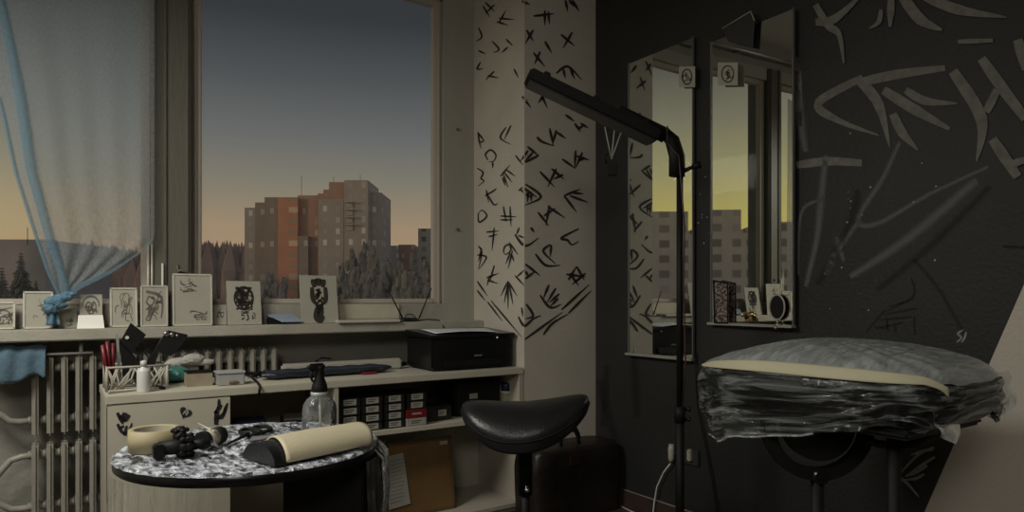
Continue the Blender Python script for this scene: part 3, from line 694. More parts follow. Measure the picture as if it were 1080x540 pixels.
b.prism(hp, (0, .002, 0))
link('black_heart_mark', b, M_blackp, door)
b = MB(); dq = lambda px, py: on(px, py, 'y', CYF - .0055)
for pts in ([(193, 437), (196, 433), (199, 436)], [(194, 434), (198, 438)], [(196, 438), (199, 433)]): ribbon(b, pts, .9, dq, .6)
link('heart_inner_lines', b, M_paper, door)

CY = lambda px, py, z=CT: on(px, py, 'z', z)
# lattice organiser
A = on(113, 408, 'y', 3.40); B = on(147, 408, 'y', 3.40)
t = thing('lattice_basket', ((A.x + B.x) / 2 + .04, 3.48, CT), 'white lattice basket crammed with tools at the counter\'s left end', 'basket')
b = MB(); xa, xb_, ya, yb_ = A.x, A.x + .235, 3.42, 3.60; ht = .105
for (p, q, ax) in (((xa, ya), (xb_, ya), 0), ((xa, yb_), (xb_, yb_), 0), ((xa, ya), (xa, yb_), 1), ((xb_, ya), (xb_, yb_), 1)):
    for z in (CT + .004, CT + ht): b.tube([(p[0], p[1], z), (q[0], q[1], z)], .005, 6)
    rr = random.Random(int(p[0] * 1000 + q[1] * 77))
    for k in range(26):
        u0 = rr.random(); u1 = max(0, min(1, u0 + rr.uniform(-.35, .35))); um = (u0 + u1) / 2 + rr.uniform(-.1, .1)
        f = lambda u, z: (p[0] + (q[0] - p[0]) * u, p[1] + (q[1] - p[1]) * u, z)
        b.tube([f(u0, CT + .004), f(max(0, min(1, um)), CT + ht * .5), f(u1, CT + ht)], .0045, 5, flat=.6)
for x in (xa, xb_):
    for y in (ya, yb_): b.tube([(x, y, CT), (x, y, CT + ht)], .006, 6)
b.bb(xa, xb_, ya, yb_, CT, CT + .004)
link('lattice_body', b, mat('lattice_white_paint', (.36, .34, .28), .5), t)
# tools inside: each is its own thing
def tool(name, pts, r, m, label, cat, grp=None, seg=8):
    b = MB(); b.tube(pts, r, seg); return tag(link(name, b, m), label, cat, grp)
M_red = mat('dark_red_plastic', (.16, .012, .018), .4)
y0 = 3.50
def P_(px, py, y=3.50): return on(px, py, 'y', y)
for i, (p0, p1, m, lb, cat) in enumerate([((108, 364), (113, 396), M_red, 'leftmost dark red marker leaning out of the lattice basket', 'marker'), ((113, 360), (116, 398), M_red, 'tallest dark red marker, second from the left in the basket', 'marker'),
        ((119, 362), (119, 398), M_red, 'upright dark red marker beside the pale ruler in the basket', 'marker'), ((111, 372), (117, 401), M_black, 'short black pen among the red markers in the basket', 'pen')]):
    tool('marker' if cat == 'marker' else 'pen', [P_(*p1, 3.47 + i * .012), P_(*p0, 3.47 + i * .012)], .008, m, lb, cat)
a, c = P_(125, 400, 3.52), P_(122, 352, 3.52)
b = MB(); b.prism([P_(122, 352, 3.53), P_(125, 352, 3.53), P_(128, 402, 3.53), P_(125, 402, 3.53)], (0, .004, 0)); tag(link('ruler', b, mat('grey_ruler', (.3, .29, .26), .4)), 'pale grey ruler standing at the left of the basket', 'ruler')
b = MB(); b.prism([P_(127, 360, 3.49), P_(138, 340.5, 3.49), P_(154, 353, 3.49), P_(140, 373, 3.49)], (0, .012, 0))
t = tag(link('black_swatch', b, M_black), 'black square pouch standing on its corner in the basket', 'pouch')
b = MB(); b.lathe([(.008, 0), (.008, .003)], P_(130.5, 387 - 0, 3.488) * 1, 12, Matrix.Rotation(PI / 2, 3, 'X')); 
for v in b.bm.verts: v.co += P_(134, 356, 3.488) - P_(130.5, 387, 3.488)
link('snap_button', b, M_white, t)
b = MB(); b.prism([P_(127, 362, 3.51), P_(140, 373, 3.51), P_(158, 398, 3.51), P_(130, 402, 3.51)], (0, .02, 0)); tag(link('black_case', b, M_black), 'dark upright case inside the basket below the black square', 'case')
b = MB()
q = [(161, 372), (174, 352), (178, 348.5), (198, 353), (197, 357), (186, 371), (180, 376), (168, 371), (163, 385), (155, 392), (155, 382)]
b.prism([P_(*p, 3.47) for p in q], (0, .018, 0)); t = tag(link('black_pouch', b, M_vinyl), 'black tapered pouch with three snaps sticking out of the basket', 'pouch')
for (px, py, r) in ((175.5, 352, .012), (181.7, 353, .010), (187, 354, .007)):
    b = MB(); c = P_(px, py, 3.468); b.lathe([(r, -.002), (r, .002), (r * .6, .004), (.0001, .004)], c, 14, Matrix.Rotation(PI / 2, 3, 'X')); link('snap', b, M_steel, t)
for i, (c, r) in enumerate((((149, 368), .017), ((157, 372), .013))):
    b = MB(); cc = P_(*c, 3.50); pts = [cc + Vector((r * math.cos(a), 0, r * 1.35 * math.sin(a))) for a in [k * PI / 8 for k in range(17)]]
    b.tube(pts, .003, 6, caps=False); b.tube([cc + Vector((0, 0, -r * 1.3)), cc + Vector((.005, 0, -.09))], .005, 6)
    tag(link('scissors', b, M_black), ['larger ringed scissors upright in the basket', 'smaller ringed scissors right of the larger pair in the basket'][i], 'scissors')
# white bottle
c = CY(151.5, 413.5); w = .026
t = thing('white_bottle', c, 'small white plastic bottle standing before the lattice basket', 'bottle')
b = MB(); b.lathe([(w, 0), (w + .001, .004), (w + .001, .09), (w * .9, .10), (w * .42, .108), (w * .42, .115)], c, 24); link('body', b, M_white, t)
b = MB(); b.lathe([(w * .5, .113), (w * .5, .132), (w * .3, .137), (.0001, .137)], c, 20); link('cap', b, M_white, t)
a, c2 = CY(160, 408), CY(173, 411); tool('marker_pen', [(a.x, a.y, CT + .007), (c2.x, c2.y, CT + .007)], .007, M_black, 'black marker pen lying right of the white bottle', 'marker')
b = MB(); q = [CY(114, 416), CY(146, 412), CY(148, 409.5), CY(117, 412.5)]; b.prism([(v.x, v.y, CT) for v in q], (0, 0, .003)); tag(link('brown_strip', b, mat('brown_strip_wood', (.16, .13, .09), .6)), 'flat brown strip lying at the counter\'s left corner', 'strip')
# teal cloth bag
c = CY(181, 404); b = MB(); rr = random.Random(5)
for (dx_, dy_, dz, r, sc) in ((-.02, -.02, .026, .058, (1.3, .8, .45)), (.04, -.01, .036, .06, (1.0, .8, .6)), (.02, .0, .055, .045, (1.2, .8, .5))): b.ball(c + Vector((dx_, dy_ + .04, dz)), r, 3, sc, .035, rr)
tag(link('teal_bag', b, mat('teal_plastic', (.05, .19, .16), .3, var=.3, scale=20, bump=.6, bscale=25)), 'crumpled teal plastic bag beside the brown box', 'bag')
b = MB()
for (dx_, dy_, dz, r, sc) in ((.05, .08, .085, .05, (1.3, .8, .55)), (.11, .07, .10, .05, (1.1, .8, .6)), (.16, .07, .085, .035, (1.5, .8, .5)), (.09, .11, .04, .055, (1, .8, .8))): b.ball(c + Vector((dx_, dy_ + .03, dz)), r, 3, sc, .06, rr)
tag(link('crumpled_tissue', b, mat('tissue_white', (.42, .41, .37), .8, bump=.5, bscale=30)), 'crumpled pale tissue lying behind and over the brown box', 'tissue')
A = CY(197, 408.5); B = CY(223, 406)
t = thing('brown_box', ((A.x + B.x) / 2, (A.y + B.y) / 2, CT), 'open brown cardboard box on the counter, right of the teal bag', 'box')
b = MB(); b.bb(A.x, B.x, A.y, A.y + .08, CT, CT + .062); link('box_body', b, mat('brown_cardboard', (.27, .23, .16), .7, var=.2, scale=14), t)
b = MB(); b.bb(A.x - .002, B.x + .002, A.y - .002, A.y + .002, CT + .062, CT + .070); b.bb(A.x - .002, B.x + .002, A.y + .076, A.y + .08, CT + .062, CT + .07); link('dark_flap', b, M_black, t)
A = CY(230, 407.5); B = CY(257, 405)
t = thing('clear_tub', ((A.x + B.x) / 2, (A.y + B.y) / 2, CT), 'pale grey lidded tub on the counter, right of the brown box', 'box')
b = MB(); b.bb(A.x, B.x, A.y, A.y + .09, CT, CT + .055, bev=.004); link('tub_body', b, mat('grey_plastic', (.32, .32, .31), .35, var=.1), t)
b = MB(); b.bb(A.x - .004, B.x + .004, A.y - .004, A.y + .094, CT + .055, CT + .066, bev=.003); link('lid', b, mat('pale_grey_lid', (.4, .4, .38), .3), t)
b = MB(); ca = (A + B) / 2; b.ball(Vector((ca.x + .01, A.y - .002, CT + .013)), .012, 2, (2, .3, .7)); link('brown_sticker', b, mat('brown_sticker_ink', (.12, .08, .04), .7), t)
# dangling cable over the edge
def cable(name, pts, r, m, label, cat='cable'):
    b = MB(); b.tube([Vector(p) for p in pts], r, 6); return tag(link(name, b, m), label, cat)
rr = random.Random(9)
c0 = CY(262, 400)
pts = [Vector((c0.x + .05, c0.y + .05, CT + .015)), Vector((c0.x, c0.y - .05, CT + .02)), Vector((c0.x - .02, CYF + .02, CT + .012)), Vector((c0.x - .02, CYF - .014, CT - .002)), Vector((c0.x - .025, CYF - .014, CT - .04))]
cable('black_cable', pts, .006, M_black, 'black cable hanging over the counter edge near the grey tub')
def tangle(px, py, n, spread, label, seed):
    rr = random.Random(seed); c = CY(px, py); b = MB(); pts = []
    for k in range(n):
        pts.append((c.x + rr.uniform(-1, 1) * spread, c.y + rr.uniform(-.4, .8) * spread, CT + .006 + rr.random() * .035))
    q = []
    for i in range(len(pts) - 1):
        for kk in range(4): f = kk / 4; q.append(Vector(pts[i]).lerp(Vector(pts[i + 1]), f))
    for _ in range(3): q = [q[0]] + [(q[i - 1] + q[i] * 2 + q[i + 1]) / 4 for i in range(1, len(q) - 1)] + [q[-1]]
    b.tube(q, .0055, 6); return tag(link('tangled_cable', b, M_black), label, 'cable')
tangle(270, 399, 14, .06, 'tangle of black cable left of the long rolled bag', 2)
tangle(424, 388, 18, .05, 'tangle of black cable lying left of the printer', 4)
# long rolled dark bag and the white lid behind it
A = CY(272, 400); B = CY(405, 390)
t = thing('rolled_mat', ((A.x + B.x) / 2, 3.5, CT), 'long flat dark blue-black roll lying across the counter', 'mat')
b = MB()
def rfn(u, v):
    x = A.x + .0 + (B.x - A.x) * u; a = 2 * PI * v; r = .028 * (1 - .8 * max(0, (u - .85) / .15) ** 2) * (1 - .6 * max(0, (.08 - u) / .08))
    return Vector((x, 3.50 + .065 * math.cos(a) * (r / .028) + .02 * u, CT + .024 + r * .85 * math.sin(a) + .002 * math.sin(u * 40)))
b.grid(rfn, 40, 16); link('roll', b, mat('dark_blue_vinyl', (.014, .018, .026), .3, var=.3, scale=9, bump=.2), t)
b = MB(); b.bb(on(383, 395, 'y', 3.43).x, on(397, 394, 'y', 3.43).x, 3.425, 3.45, CT, CT + .014); o = link('red_tag', b, M_red, t); o['label'] = 'dark red tag'
A = on(294, 378, 'y', 3.68); B = on(418, 374, 'y', 3.68)
b = MB(); b.bb(A.x, B.x, 3.60, 3.65, CT + .0, CT + .062, bev=.01)
tag(link('white_long_box', b, mat('white_long_plastic', (.42, .40, .34), .4, var=.05)), 'long low white box behind the dark roll, against the wall', 'box')
b = MB(); o0 = on(335, 378, 'y', 3.6)
b.tube([(o0.x, 3.62, CT + .065), (o0.x + .03, 3.63, CT + .085), (o0.x + .09, 3.65, CT + .075)], .0045, 6); b.ball((o0.x, 3.62, CT + .070), .008)
tag(link('metal_clip', b, M_black), 'small black twisted clip lying on the long white box', 'clip')
# printer
pr = thing('printer', (1.96, 3.58, CT), 'black desktop printer with paper on top at the counter\'s right end', 'printer')
b = MB(); b.bb(1.725, 2.265, 3.345, 3.675, CT + .008, CT + .19, bev=.012); 
for xx in (1.76, 2.22):
    for yy in (3.43, 3.63): b.bb(xx - .015, xx + .015, yy - .015, yy + .015, CT, CT + .01)
link('body', b, M_blackg, pr)
b = MB(); b.prism([(1.715, 3.335, CT + .188), (1.715, 3.335, CT + .203), (1.715, 3.66, CT + .225), (1.715, 3.68, CT + .215), (1.715, 3.68, CT + .188)], (.555, 0, 0)); link('lid', b, M_blackg, pr)
b = MB(); b.bb(1.80, 2.18, 3.332, 3.35, CT + .02, CT + .06, bev=.004); link('paper_tray', b, M_black, pr)
b = MB(); b.bb(1.995, 2.045, 3.340, 3.346, CT + .075, CT + .085)
link('badge', b, mat('grey_badge', (.25, .25, .26), .3, metal=.6), pr)
b = MB(); b.ball(on(524.5, 356, 'y', 3.338), .006); link('indicator_light', b, mat('white_indicator', (.9, .9, .9), .3), pr)
def pfn(u, v):
    P00, P10, P11, P01 = Vector((1.78, 3.36, CT + .222)), Vector((2.12, 3.39, CT + .207)), Vector((2.15, 3.66, CT + .205)), Vector((1.80, 3.64, CT + .225))
    p = P00.lerp(P10, u).lerp(P01.lerp(P11, u), v); p.z += .006 * math.sin(u * PI) + .002; return p
P0, P1, P2, P3 = [on(*q, 'z', CT + .208) for q in ((500, 355), (523, 349), (468, 343), (437, 346))]
def pfn(u, v):
    p = Vector((1.76, 3.37, CT + .206)).lerp(Vector((2.16, 3.335, CT + .206)), u).lerp(Vector((1.78, 3.60, CT + .206)).lerp(Vector((2.22, 3.57, CT + .206)), u), v)
    p.z += .010 * math.sin(u * PI) * (1 - v) + .003 + (p.y - 3.335) / .325 * .022; return p
b = MB(); b.grid(pfn, 12, 6); tag(link('paper_sheet', b, mat('sheet_paper', (.6, .61, .6), .6, var=.05), solid=.002), 'curled white paper sheet lying on the printer lid', 'paper')

# ------------------------------------------------------------------ needle boxes on the shelf
SZ = .568
cols = [357.6, 380.8, 404.8, 428.3, 451.5]
M_boxb = mat('black_carton', (.010, .010, .010), .45, var=.3, scale=20)
M_lab = mat('carton_label', (.34, .33, .28), .6, var=.08)
def carton(name, w, d, h, m, lw=.068, lh=.030, lx=0, lm=None, txt=True):
    t = thing(name, (0, 0, 0), '', 'box')
    b = MB(); b.bb(-w / 2, w / 2, 0, d, 0, h - .0015, bev=.002); link('carton', b, m, t)
    b = MB(); b.bb(lx - lw / 2, lx + lw / 2, -.0012, .0, h * .5 - lh / 2, h * .5 + lh / 2); lb = link('label_sticker', b, lm or M_lab, t)
    if txt:
        b = MB()
        for k in range(2): b.bb(lx - lw * .38, lx + lw * (.3 - .15 * k), -.0018, -.0012, h * .5 + .004 - k * .010, h * .5 + .008 - k * .010)
        link('label_lines', b, M_ink, lb)
    return t
def dup(t, loc, label, group=None, rz=0):
    r = t.copy(); COL.objects.link(r); r.location = loc; r.rotation_euler = (0, 0, rz); r['label'] = label
    if group: r['group'] = group
    for ch in list(t.children):
        c = ch.copy(); COL.objects.link(c); c.parent = r
        for g in ch.children:
            d = g.copy(); COL.objects.link(d); d.parent = c
    return r
H = .0445
ords = ['leftmost', 'second', 'third', 'fourth']; rows = ['bottom', 'second from bottom', 'second from top', 'top']
proto = carton('needle_box', .113, .2, H, M_boxb)
first = True
for c in range(4):
    xm = on((cols[c] + cols[c + 1]) / 2, 430, 'y', PY + .03).x
    for r in range(4):
        if c == 3 and r < 2: continue
        lab = 'black box with white label, %s in the %s stack from the left' % (rows[r], ords[c] if c else 'leftmost')
        if c == 0: lab = 'black box with white label, %s in the leftmost stack' % rows[r]
        if c == 3: lab = 'black box with white label, %s of the stack above the red box' % ('upper' if r == 3 else 'lower')
        loc = (xm, PY + .03 + [.0, .002, -.001, .001][(r + c) % 4], SZ + r * H)
        if first: proto.location = loc; proto['label'] = lab; proto['group'] = 'needle boxes on the shelf'; first = False
        else: dup(proto, loc, lab, 'needle boxes on the shelf')
xm = on((cols[3] + cols[4]) / 2, 430, 'y', PY + .02).x
t = carton('needle_box', .118, .2, H, mat('dark_red_carton', (.15, .012, .014), .4), .055, .010, .0, mat('pink_lettering', (.45, .25, .25), .5), txt=False)
t.location = (xm, PY + .022, SZ + H); t['label'] = 'dark red box above the pale box, right of the black boxes'; t['group'] = 'needle boxes on the shelf'
t = carton('needle_box', .116, .2, H, mat('pale_carton', (.30, .285, .24), .6), .09, .026, .0, mat('paler_carton_label', (.36, .34, .29), .6))
t.location = (xm, PY + .022, SZ); t['label'] = 'pale grey box lying beneath the dark red box'; t['group'] = 'needle boxes on the shelf'
# other shelf items, right
t = carton('ink_box', .16, .18, .085, M_boxb, .05, .034, .02)
t.location = (on(464, 440, 'y', 3.36).x, 3.37, SZ); t['label'] = 'wide black box with a small white label, right of the red box'
b = MB(); x0_ = on(480, 430, 'y', 3.42).x; x1_ = on(527, 430, 'y', 3.42).x
t = thing('dark_case', ((x0_ + x1_) / 2, 3.45, SZ), 'large dark case on the shelf behind the stool seat', 'case')
b.bb(x0_, x1_, 3.42, 3.63, SZ, SZ + .20, bev=.01); link('case_body', b, M_black, t)
b = MB(); l0 = on(495, 416, 'y', 3.42); l1 = on(503.5, 420, 'y', 3.42); b.bb(l0.x, l1.x, 3.417, 3.421, l1.z, l0.z + .004); link('case_label', b, M_lab, t)
c = on(534, 428, 'y', 3.41); cx_ = c.x
t = thing('ink_bottle', (cx_, 3.41, SZ), 'navy-capped ink bottle with a yellowish label at the shelf\'s right end', 'bottle')
b = MB(); b.lathe([(.032, 0), (.034, .006), (.034, .10), (.03, .112)], (cx_, 3.41, SZ), 24); link('bottle_body', b, mat('yellowish_label', (.30, .31, .18), .5, var=.2, scale=40), t)
b = MB(); b.lathe([(.035, .112), (.035, .128)], (cx_, 3.41, SZ), 24); link('white_band', b, M_white, t)
b = MB(); b.lathe([(.031, .128), (.031, .165), (.026, .175), (.0001, .176)], (cx_, 3.41, SZ), 24); link('bottle_cap', b, mat('navy_plastic', (.012, .016, .04), .4), t)
# left compartment: papers, booklets, blue packet
def flat_item(name, px, y, z, w, d, h, rot, m, label, cat):
    c = on(px, 450, 'y', y); Rm = Matrix.Rotation(rot, 3, 'Z'); b = MB(); b.box((c.x, y + .1, z + h / 2), (w, d, h), Rm, bev=.003); return tag(link(name, b, m), label, cat)
flat_item('paper_stack', 276, 3.40, SZ, .22, .2, .055, .12, mat('grey_papers', (.28, .27, .24), .7, var=.2, scale=30), 'low stack of grey papers on the counter\'s left shelf', 'papers')
flat_item('blue_packet', 268, 3.40, SZ + .055, .15, .14, .035, -.1, mat('navy_packet', (.02, .025, .07), .4), 'navy blue packet lying on the stack of grey papers', 'packet')
flat_item('dark_folder', 321, 3.42, SZ, .15, .2, .07, -.1, M_black, 'dark folder on the left shelf behind the spray bottle', 'folder')
flat_item('pale_folder', 320, 3.41, SZ + .07, .14, .16, .012, -.25, mat('dull_folder', (.2, .19, .17), .6), 'pale folder lying crooked on top of the dark folder', 'folder')
# ---- brown board on the bottom shelf
bx0 = on(398, 500, 'y', 3.40).x; bx1 = on(479, 500, 'y', 3.40).x; BZ = .056
t = thing('cork_board', ((bx0 + bx1) / 2, 3.42, BZ), 'brown board leaning in the counter\'s lower right compartment', 'board')
Rm = Matrix.Rotation(-.13, 3, 'X'); hgt = .405
def bl(x, y, z): return Vector(((bx0 + bx1) / 2, 3.39, BZ + .003)) + Rm @ Vector((x, y, z))
w = bx1 - bx0
b = MB(); b.box(bl(0, .006, hgt / 2), (w, .012, hgt), Rm); link('board', b, mat('brown_hardboard', (.155, .088, .028), .6, var=.18, scale=6, bump=.1), t)
b = MB()
for (cx1, cz, sx, sz) in ((0, .007, w, .014), (0, hgt - .007, w, .014), (w / 2 - .007, hgt / 2, .014, hgt), (-w / 2 + .007, hgt / 2, .014, hgt)): b.box(bl(cx1, .001, cz), (sx, .016, sz), Rm)
link('rim', b, mat('board_rim_wood', (.10, .06, .03), .6), t)
b = MB(); a = -.10; Rz = Rm @ Matrix.Rotation(-.10, 3, 'Y')
b.box(bl(-w / 2 + .115, -.005, .20), (.125, .002, .28), Rz); pp = link('pinned_paper', b, mat('pinned_paper_grey', (.33, .32, .28), .7), t)
b = MB()
for k in range(12): b.box(bl(-w / 2 + .115 + (.20 - (.31 - k * .02)) * -.1 * -1 * -1, -.0065, .31 - k * .02), (.09 - .02 * (k % 3 == 2), .001, .004), Rz)
link('written_lines', b, mat('grey_ink', (.2, .19, .17), .7), pp)
b = MB(); b.box(bl(w / 2 - .05, -.004, hgt - .035), (.05, .002, .02), Rm); link('small_label', b, M_lab, t)

# ------------------------------------------------------------------ round table
TZ = .74
TC = Vector((.574, 2.470, 0)); TR = .425
tb = thing('round_table', TC, 'round black table covered in clear crinkled film', 'table')
b = MB(); b.lathe([(TR - .004, TZ - .036), (TR, TZ - .032), (TR, TZ - .006), (TR - .005, TZ - .001), (.0001, TZ - .001)], TC, 72); link('tabletop', b, M_blackg, tb)
# pedestal (black panel body under the right half)
pL = on(298, 520, 'z', .3); 
pa = at(298, 520, 2.33); pb = at(383, 520, 2.30)
dv = (pb - pa); dv.z = 0; wd = dv.length; dv.normalize(); nv = Vector((-dv.y, dv.x, 0)) 
ang = math.atan2(dv.y, dv.x); pc = (pa + pb) / 2 + nv * .15
b = MB(); b.box((pc.x, pc.y, (TZ - .036) / 2 + .01), (wd, .30, TZ - .056), Matrix.Rotation(ang, 3, 'Z'), bev=.006); b.lathe([(.26, 0), (.26, .02), (.1, .03)], TC, 40)
link('pedestal', b, M_black, tb)
M_film = film('crinkled_cling_film', (.84, .88, .97), .45, .10, 1.0, (1, .45, 1), 38, lo=.08, hi=2.0, f0=.38, f1=.66, rot=.4)
M_drape = film('hanging_cling_film', (.5, .49, .42), .15, .08, .9, (9, 9, 1.2), 3)
rr = random.Random(21)
def ffn2(u, v):
    a = 2 * PI * u
    if v < .985:
        r = TR * (v / .985) * 1.0; z = TZ + .003
        n = math.sin(a * 7 + r * 60) * math.sin(r * 95 + a * 3) + .6 * math.sin(a * 23 + r * 40)
        z += .0022 * n * (1 if r > .03 else 0)
    else:
        k = (v - .985) / .015; r = TR * 1.0 + .004 * k; z = TZ + .002 - .006 * k
        r += .002 * math.sin(a * 40)
    return TC + Vector((r * math.cos(a), r * math.sin(a), z))
b = MB(); b.grid(ffn2, 160, 60, closed_u=True); link('film_cover', b, M_film, tb)
# hanging film skirts
def skirt(a0, a1, L0, wav, seed):
    r = random.Random(seed); ph = r.uniform(0, 6)
    def f(u, v):
        a = a0 + (a1 - a0) * u; k = v
        r_ = TR + .008 + .012 * math.sin(a * wav + ph) * k + .02 * k + .006 * math.sin(a * wav * 2.3) * k
        z = TZ - .036 - k * (L0 + .03 * math.sin(u * 7 + ph))
        return TC + Vector((r_ * math.cos(a), r_ * math.sin(a), z))
    b = MB(); b.grid(f, 60, 14); return b
dirc = math.atan2(-TC.y, -TC.x)       # towards the camera
link('film_drape', skirt(dirc - 1.45, dirc - .25, .50, 34, 1), M_drape, tb)
link('film_drape', skirt(dirc + .95, dirc + 1.75, .42, 40, 2), film('thick_film_bunch', (.5, .5, .46), .12, .06, 1.0, (12, 12, 2), 4), tb)
b = MB()
for k in range(5):
    a = dirc + 1.15 + k * .10; p = TC + Vector(((TR + .006) * math.cos(a), (TR + .006) * math.sin(a), TZ - .012)); o_ = Vector((math.cos(a), math.sin(a), 0))
    b.tube([p, p + o_ * .03 + Vector((0, 0, -.03)), p + o_ * .035 + Vector((0, 0, -.15)), p + o_ * .02 + Vector((0, 0, -.38))], [.004, .006, .005, .003], 6)
link('film_bunch', b, film('film_rope', (.8, .8, .75), .28, .08, .6), tb)

T_ = lambda px, py: on(px, py, 'z', TZ + .0075)
ZT = TZ + .0075
# masking tape roll
c = T_(165, 477); c = Vector((c.x, c.y + .055, ZT))
t = thing('masking_tape_roll', c, 'wide roll of beige masking tape at the table\'s left side', 'tape')
b = MB()
R1, R2, hh = .078, .066, .070
for (r, z0, z1) in ((R1, 0, hh),):
    seg = 40; sm = []
    prof = [(R1, 0), (R1, hh), (R2, hh), (R2, 0)]
    rings = [[b.bm.verts.new(c + Vector((r * math.cos(2 * PI * k / seg), r * math.sin(2 * PI * k / seg), z))) for k in range(seg)] for r, z in prof]
    for i in range(4):
        for k in range(seg): f = b._f([rings[i][k], rings[i][(k + 1) % seg], rings[(i + 1) % 4][(k + 1) % seg], rings[(i + 1) % 4][k]]); f.smooth = i in (0, 2)
link('tape_ring', b, mat('beige_tape', (.34, .29, .17), .6, var=.06, stretch=(1, 1, 6)), t)
b = MB(); 
prof = [(R2, .001), (R2, hh - .002), (R2 - .004, hh - .002), (R2 - .004, .001)]
rings = [[b.bm.verts.new(c + Vector((r * math.cos(2 * PI * k / seg), r * math.sin(2 * PI * k / seg), z))) for k in range(seg)] for r, z in prof]
for i in range(4):
    for k in range(seg): b._f([rings[i][k], rings[i][(k + 1) % seg], rings[(i + 1) % 4][(k + 1) % seg], rings[(i + 1) % 4][k]])
link('inner_core', b, mat('pale_core', (.42, .38, .28), .6), t)
# tattoo machine / black spiky grip
c = T_(184, 482); c.z = ZT
t = thing('tattoo_machine', c, 'black tattoo machine with knobbed grip in front of the tape roll', 'tattoo machine')
b = MB(); b.tube([c + Vector((-.045, .01, .03)), c + Vector((.05, .0, .032))], [.022, .026], 16); b.tube([c + Vector((.05, 0, .032)), c + Vector((.105, -.005, .034))], [.018, .013], 14)
b.bb(c.x - .06, c.x - .028, c.y - .02, c.y + .03, ZT, ZT + .045, bev=.005); link('body', b, M_black, t)
b = MB()
for k in range(16):
    a = k * 2 * PI / 8; o_ = Vector((.02 + (k // 8) * .022, .032 * math.cos(a), .034 + .030 * math.sin(a)))
    o_.x += .004 * math.sin(k * 5.1); b.ball(c + o_, .0105 + .002 * math.sin(k * 3.7), 2, (1.3, .8, 1), .12)
link('knobbed_grip', b, M_black, t)
b = MB(); b.lathe([(.012, 0), (.02, .004), (.022, .02), (.014, .03), (.014, .045)], c + Vector((.02, .03, .045)), 16)
for k in range(6): b.ball(c + Vector((.02 + .02 * math.cos(k), .03 + .02 * math.sin(k), .078)), .009, 1)
link('adjusting_knob', b, M_black, t)
b = MB(); b.tube([c + Vector((.09, 0, .034)), c + Vector((.115, .0, .03)), c + Vector((.13, .01, .015))], [.012, .006, .004], 10); link('tip', b, M_steel, t)
# small bandage roll, black ends
c = T_(216, 474); c.z = ZT
t = thing('bandage_roll', c, 'small roll with black ends and a pale middle, right of the tattoo machine', 'roll')
ax = Vector((.72, .69, 0)); p0 = c + Vector((-.01, 0, .030))
b = MB(); b.tube([p0, p0 + ax * .018], .030, 20); link('black_end', b, M_black, t)
b = MB(); b.tube([p0 + ax * .018, p0 + ax * .065], .028, 20); link('pale_wrap', b, mat('pale_wrap', (.4, .37, .28), .7), t)
b = MB(); b.tube([p0 + ax * .065, p0 + ax * .10], .030, 20); link('black_end', b, M_black, t)
b = MB(); a_, e_ = on(209, 446.5, 'z', TZ + .055), on(226, 455, 'z', TZ + .062); b.tube([a_, e_], .003, 6)
q = T_(215, 457); 
tag(link('cotton_stick', b, mat('wood_stick', (.5, .45, .33), .6)), 'thin pale stick resting on the bandage roll', 'stick')
# pliers / scissors on film
t = thing('black_scissors', T_(262, 461), 'black handled scissors lying on the film at the table\'s back', 'scissors')
b = MB(); a_, e_ = T_(238, 471), T_(262, 460); b.tube([a_ + Vector((0, 0, .006)), e_ + Vector((0, 0, .008))], [.003, .008], 8); link('blade', b, M_black, t)
b = MB()
for (cx1, cy1, rx, ry) in ((264, 455.5, 11, 3.2), (276, 452.5, 10, 3)):
    pts = [on(cx1 + rx * math.cos(k * PI / 9), cy1 + ry * math.sin(k * PI / 9), 'z', TZ + .013) for k in range(19)]; b.tube(pts, .0075, 8, caps=False)
link('finger_rings', b, M_black, t)
b = MB(); q = [T_(284, 465), T_(300, 458), T_(306, 459), T_(297, 466)]; b.prism([Vector((v.x, v.y, ZT + .001)) for v in q], (0, 0, .003)); tag(link('folded_wrapper', b, mat('pale_wrapper', (.35, .33, .3), .5)), 'small folded pale wrapper behind the cream pad', 'wrapper')
b = MB(); q = [T_(262, 466), T_(288, 462), T_(284, 459.5), T_(266, 461)]; b.prism([Vector((v.x, v.y, ZT + .0)) for v in q], (0, 0, .003)); tag(link('grey_foil_packet', b, mat('grey_foil', (.2, .2, .2), .3)), 'flat grey packet beneath the scissors rings', 'packet')
# half-round arm pad with cream cover
a_ = T_(297, 488); e_ = T_(377, 471)
a_.z = e_.z = ZT
dv2 = (e_ - a_); Lp = dv2.length * 1.0; dv2.normalize(); nv2 = Vector((-dv2.y, dv2.x, 0))
ctr = (a_ + e_) / 2 + nv2 * .055
t = thing('arm_pad', (ctr.x, ctr.y, ZT), 'half-round black pad under a cream sheet at the table\'s front right', 'arm pad')
def padf(R, hh, x0, x1, ang0=0, ang1=PI, th=0):
    def f(u, v):
        x = x0 + (x1 - x0) * u; a = ang0 + (ang1 - ang0) * v
        return Vector((ctr.x, ctr.y, ZT)) + dv2 * x - nv2 * (R * math.cos(a)) + Vector((0, 0, hh * math.sin(a) + .001))
    return f
b = MB(); b.grid(padf(.090, .060, -Lp / 2 - .045, Lp / 2 - .02), 10, 20)
f = padf(.090, .060, -Lp / 2 - .045, Lp / 2 - .02)
for u in (0, 1): b._f([b.bm.verts.new(f(u, j / 20)) for j in range(21)])
b._f([b.bm.verts.new(f(0, 0)), b.bm.verts.new(f(1, 0)), b.bm.verts.new(f(1, 1)), b.bm.verts.new(f(0, 1))])
link('black_pad', b, M_vinyl, t)
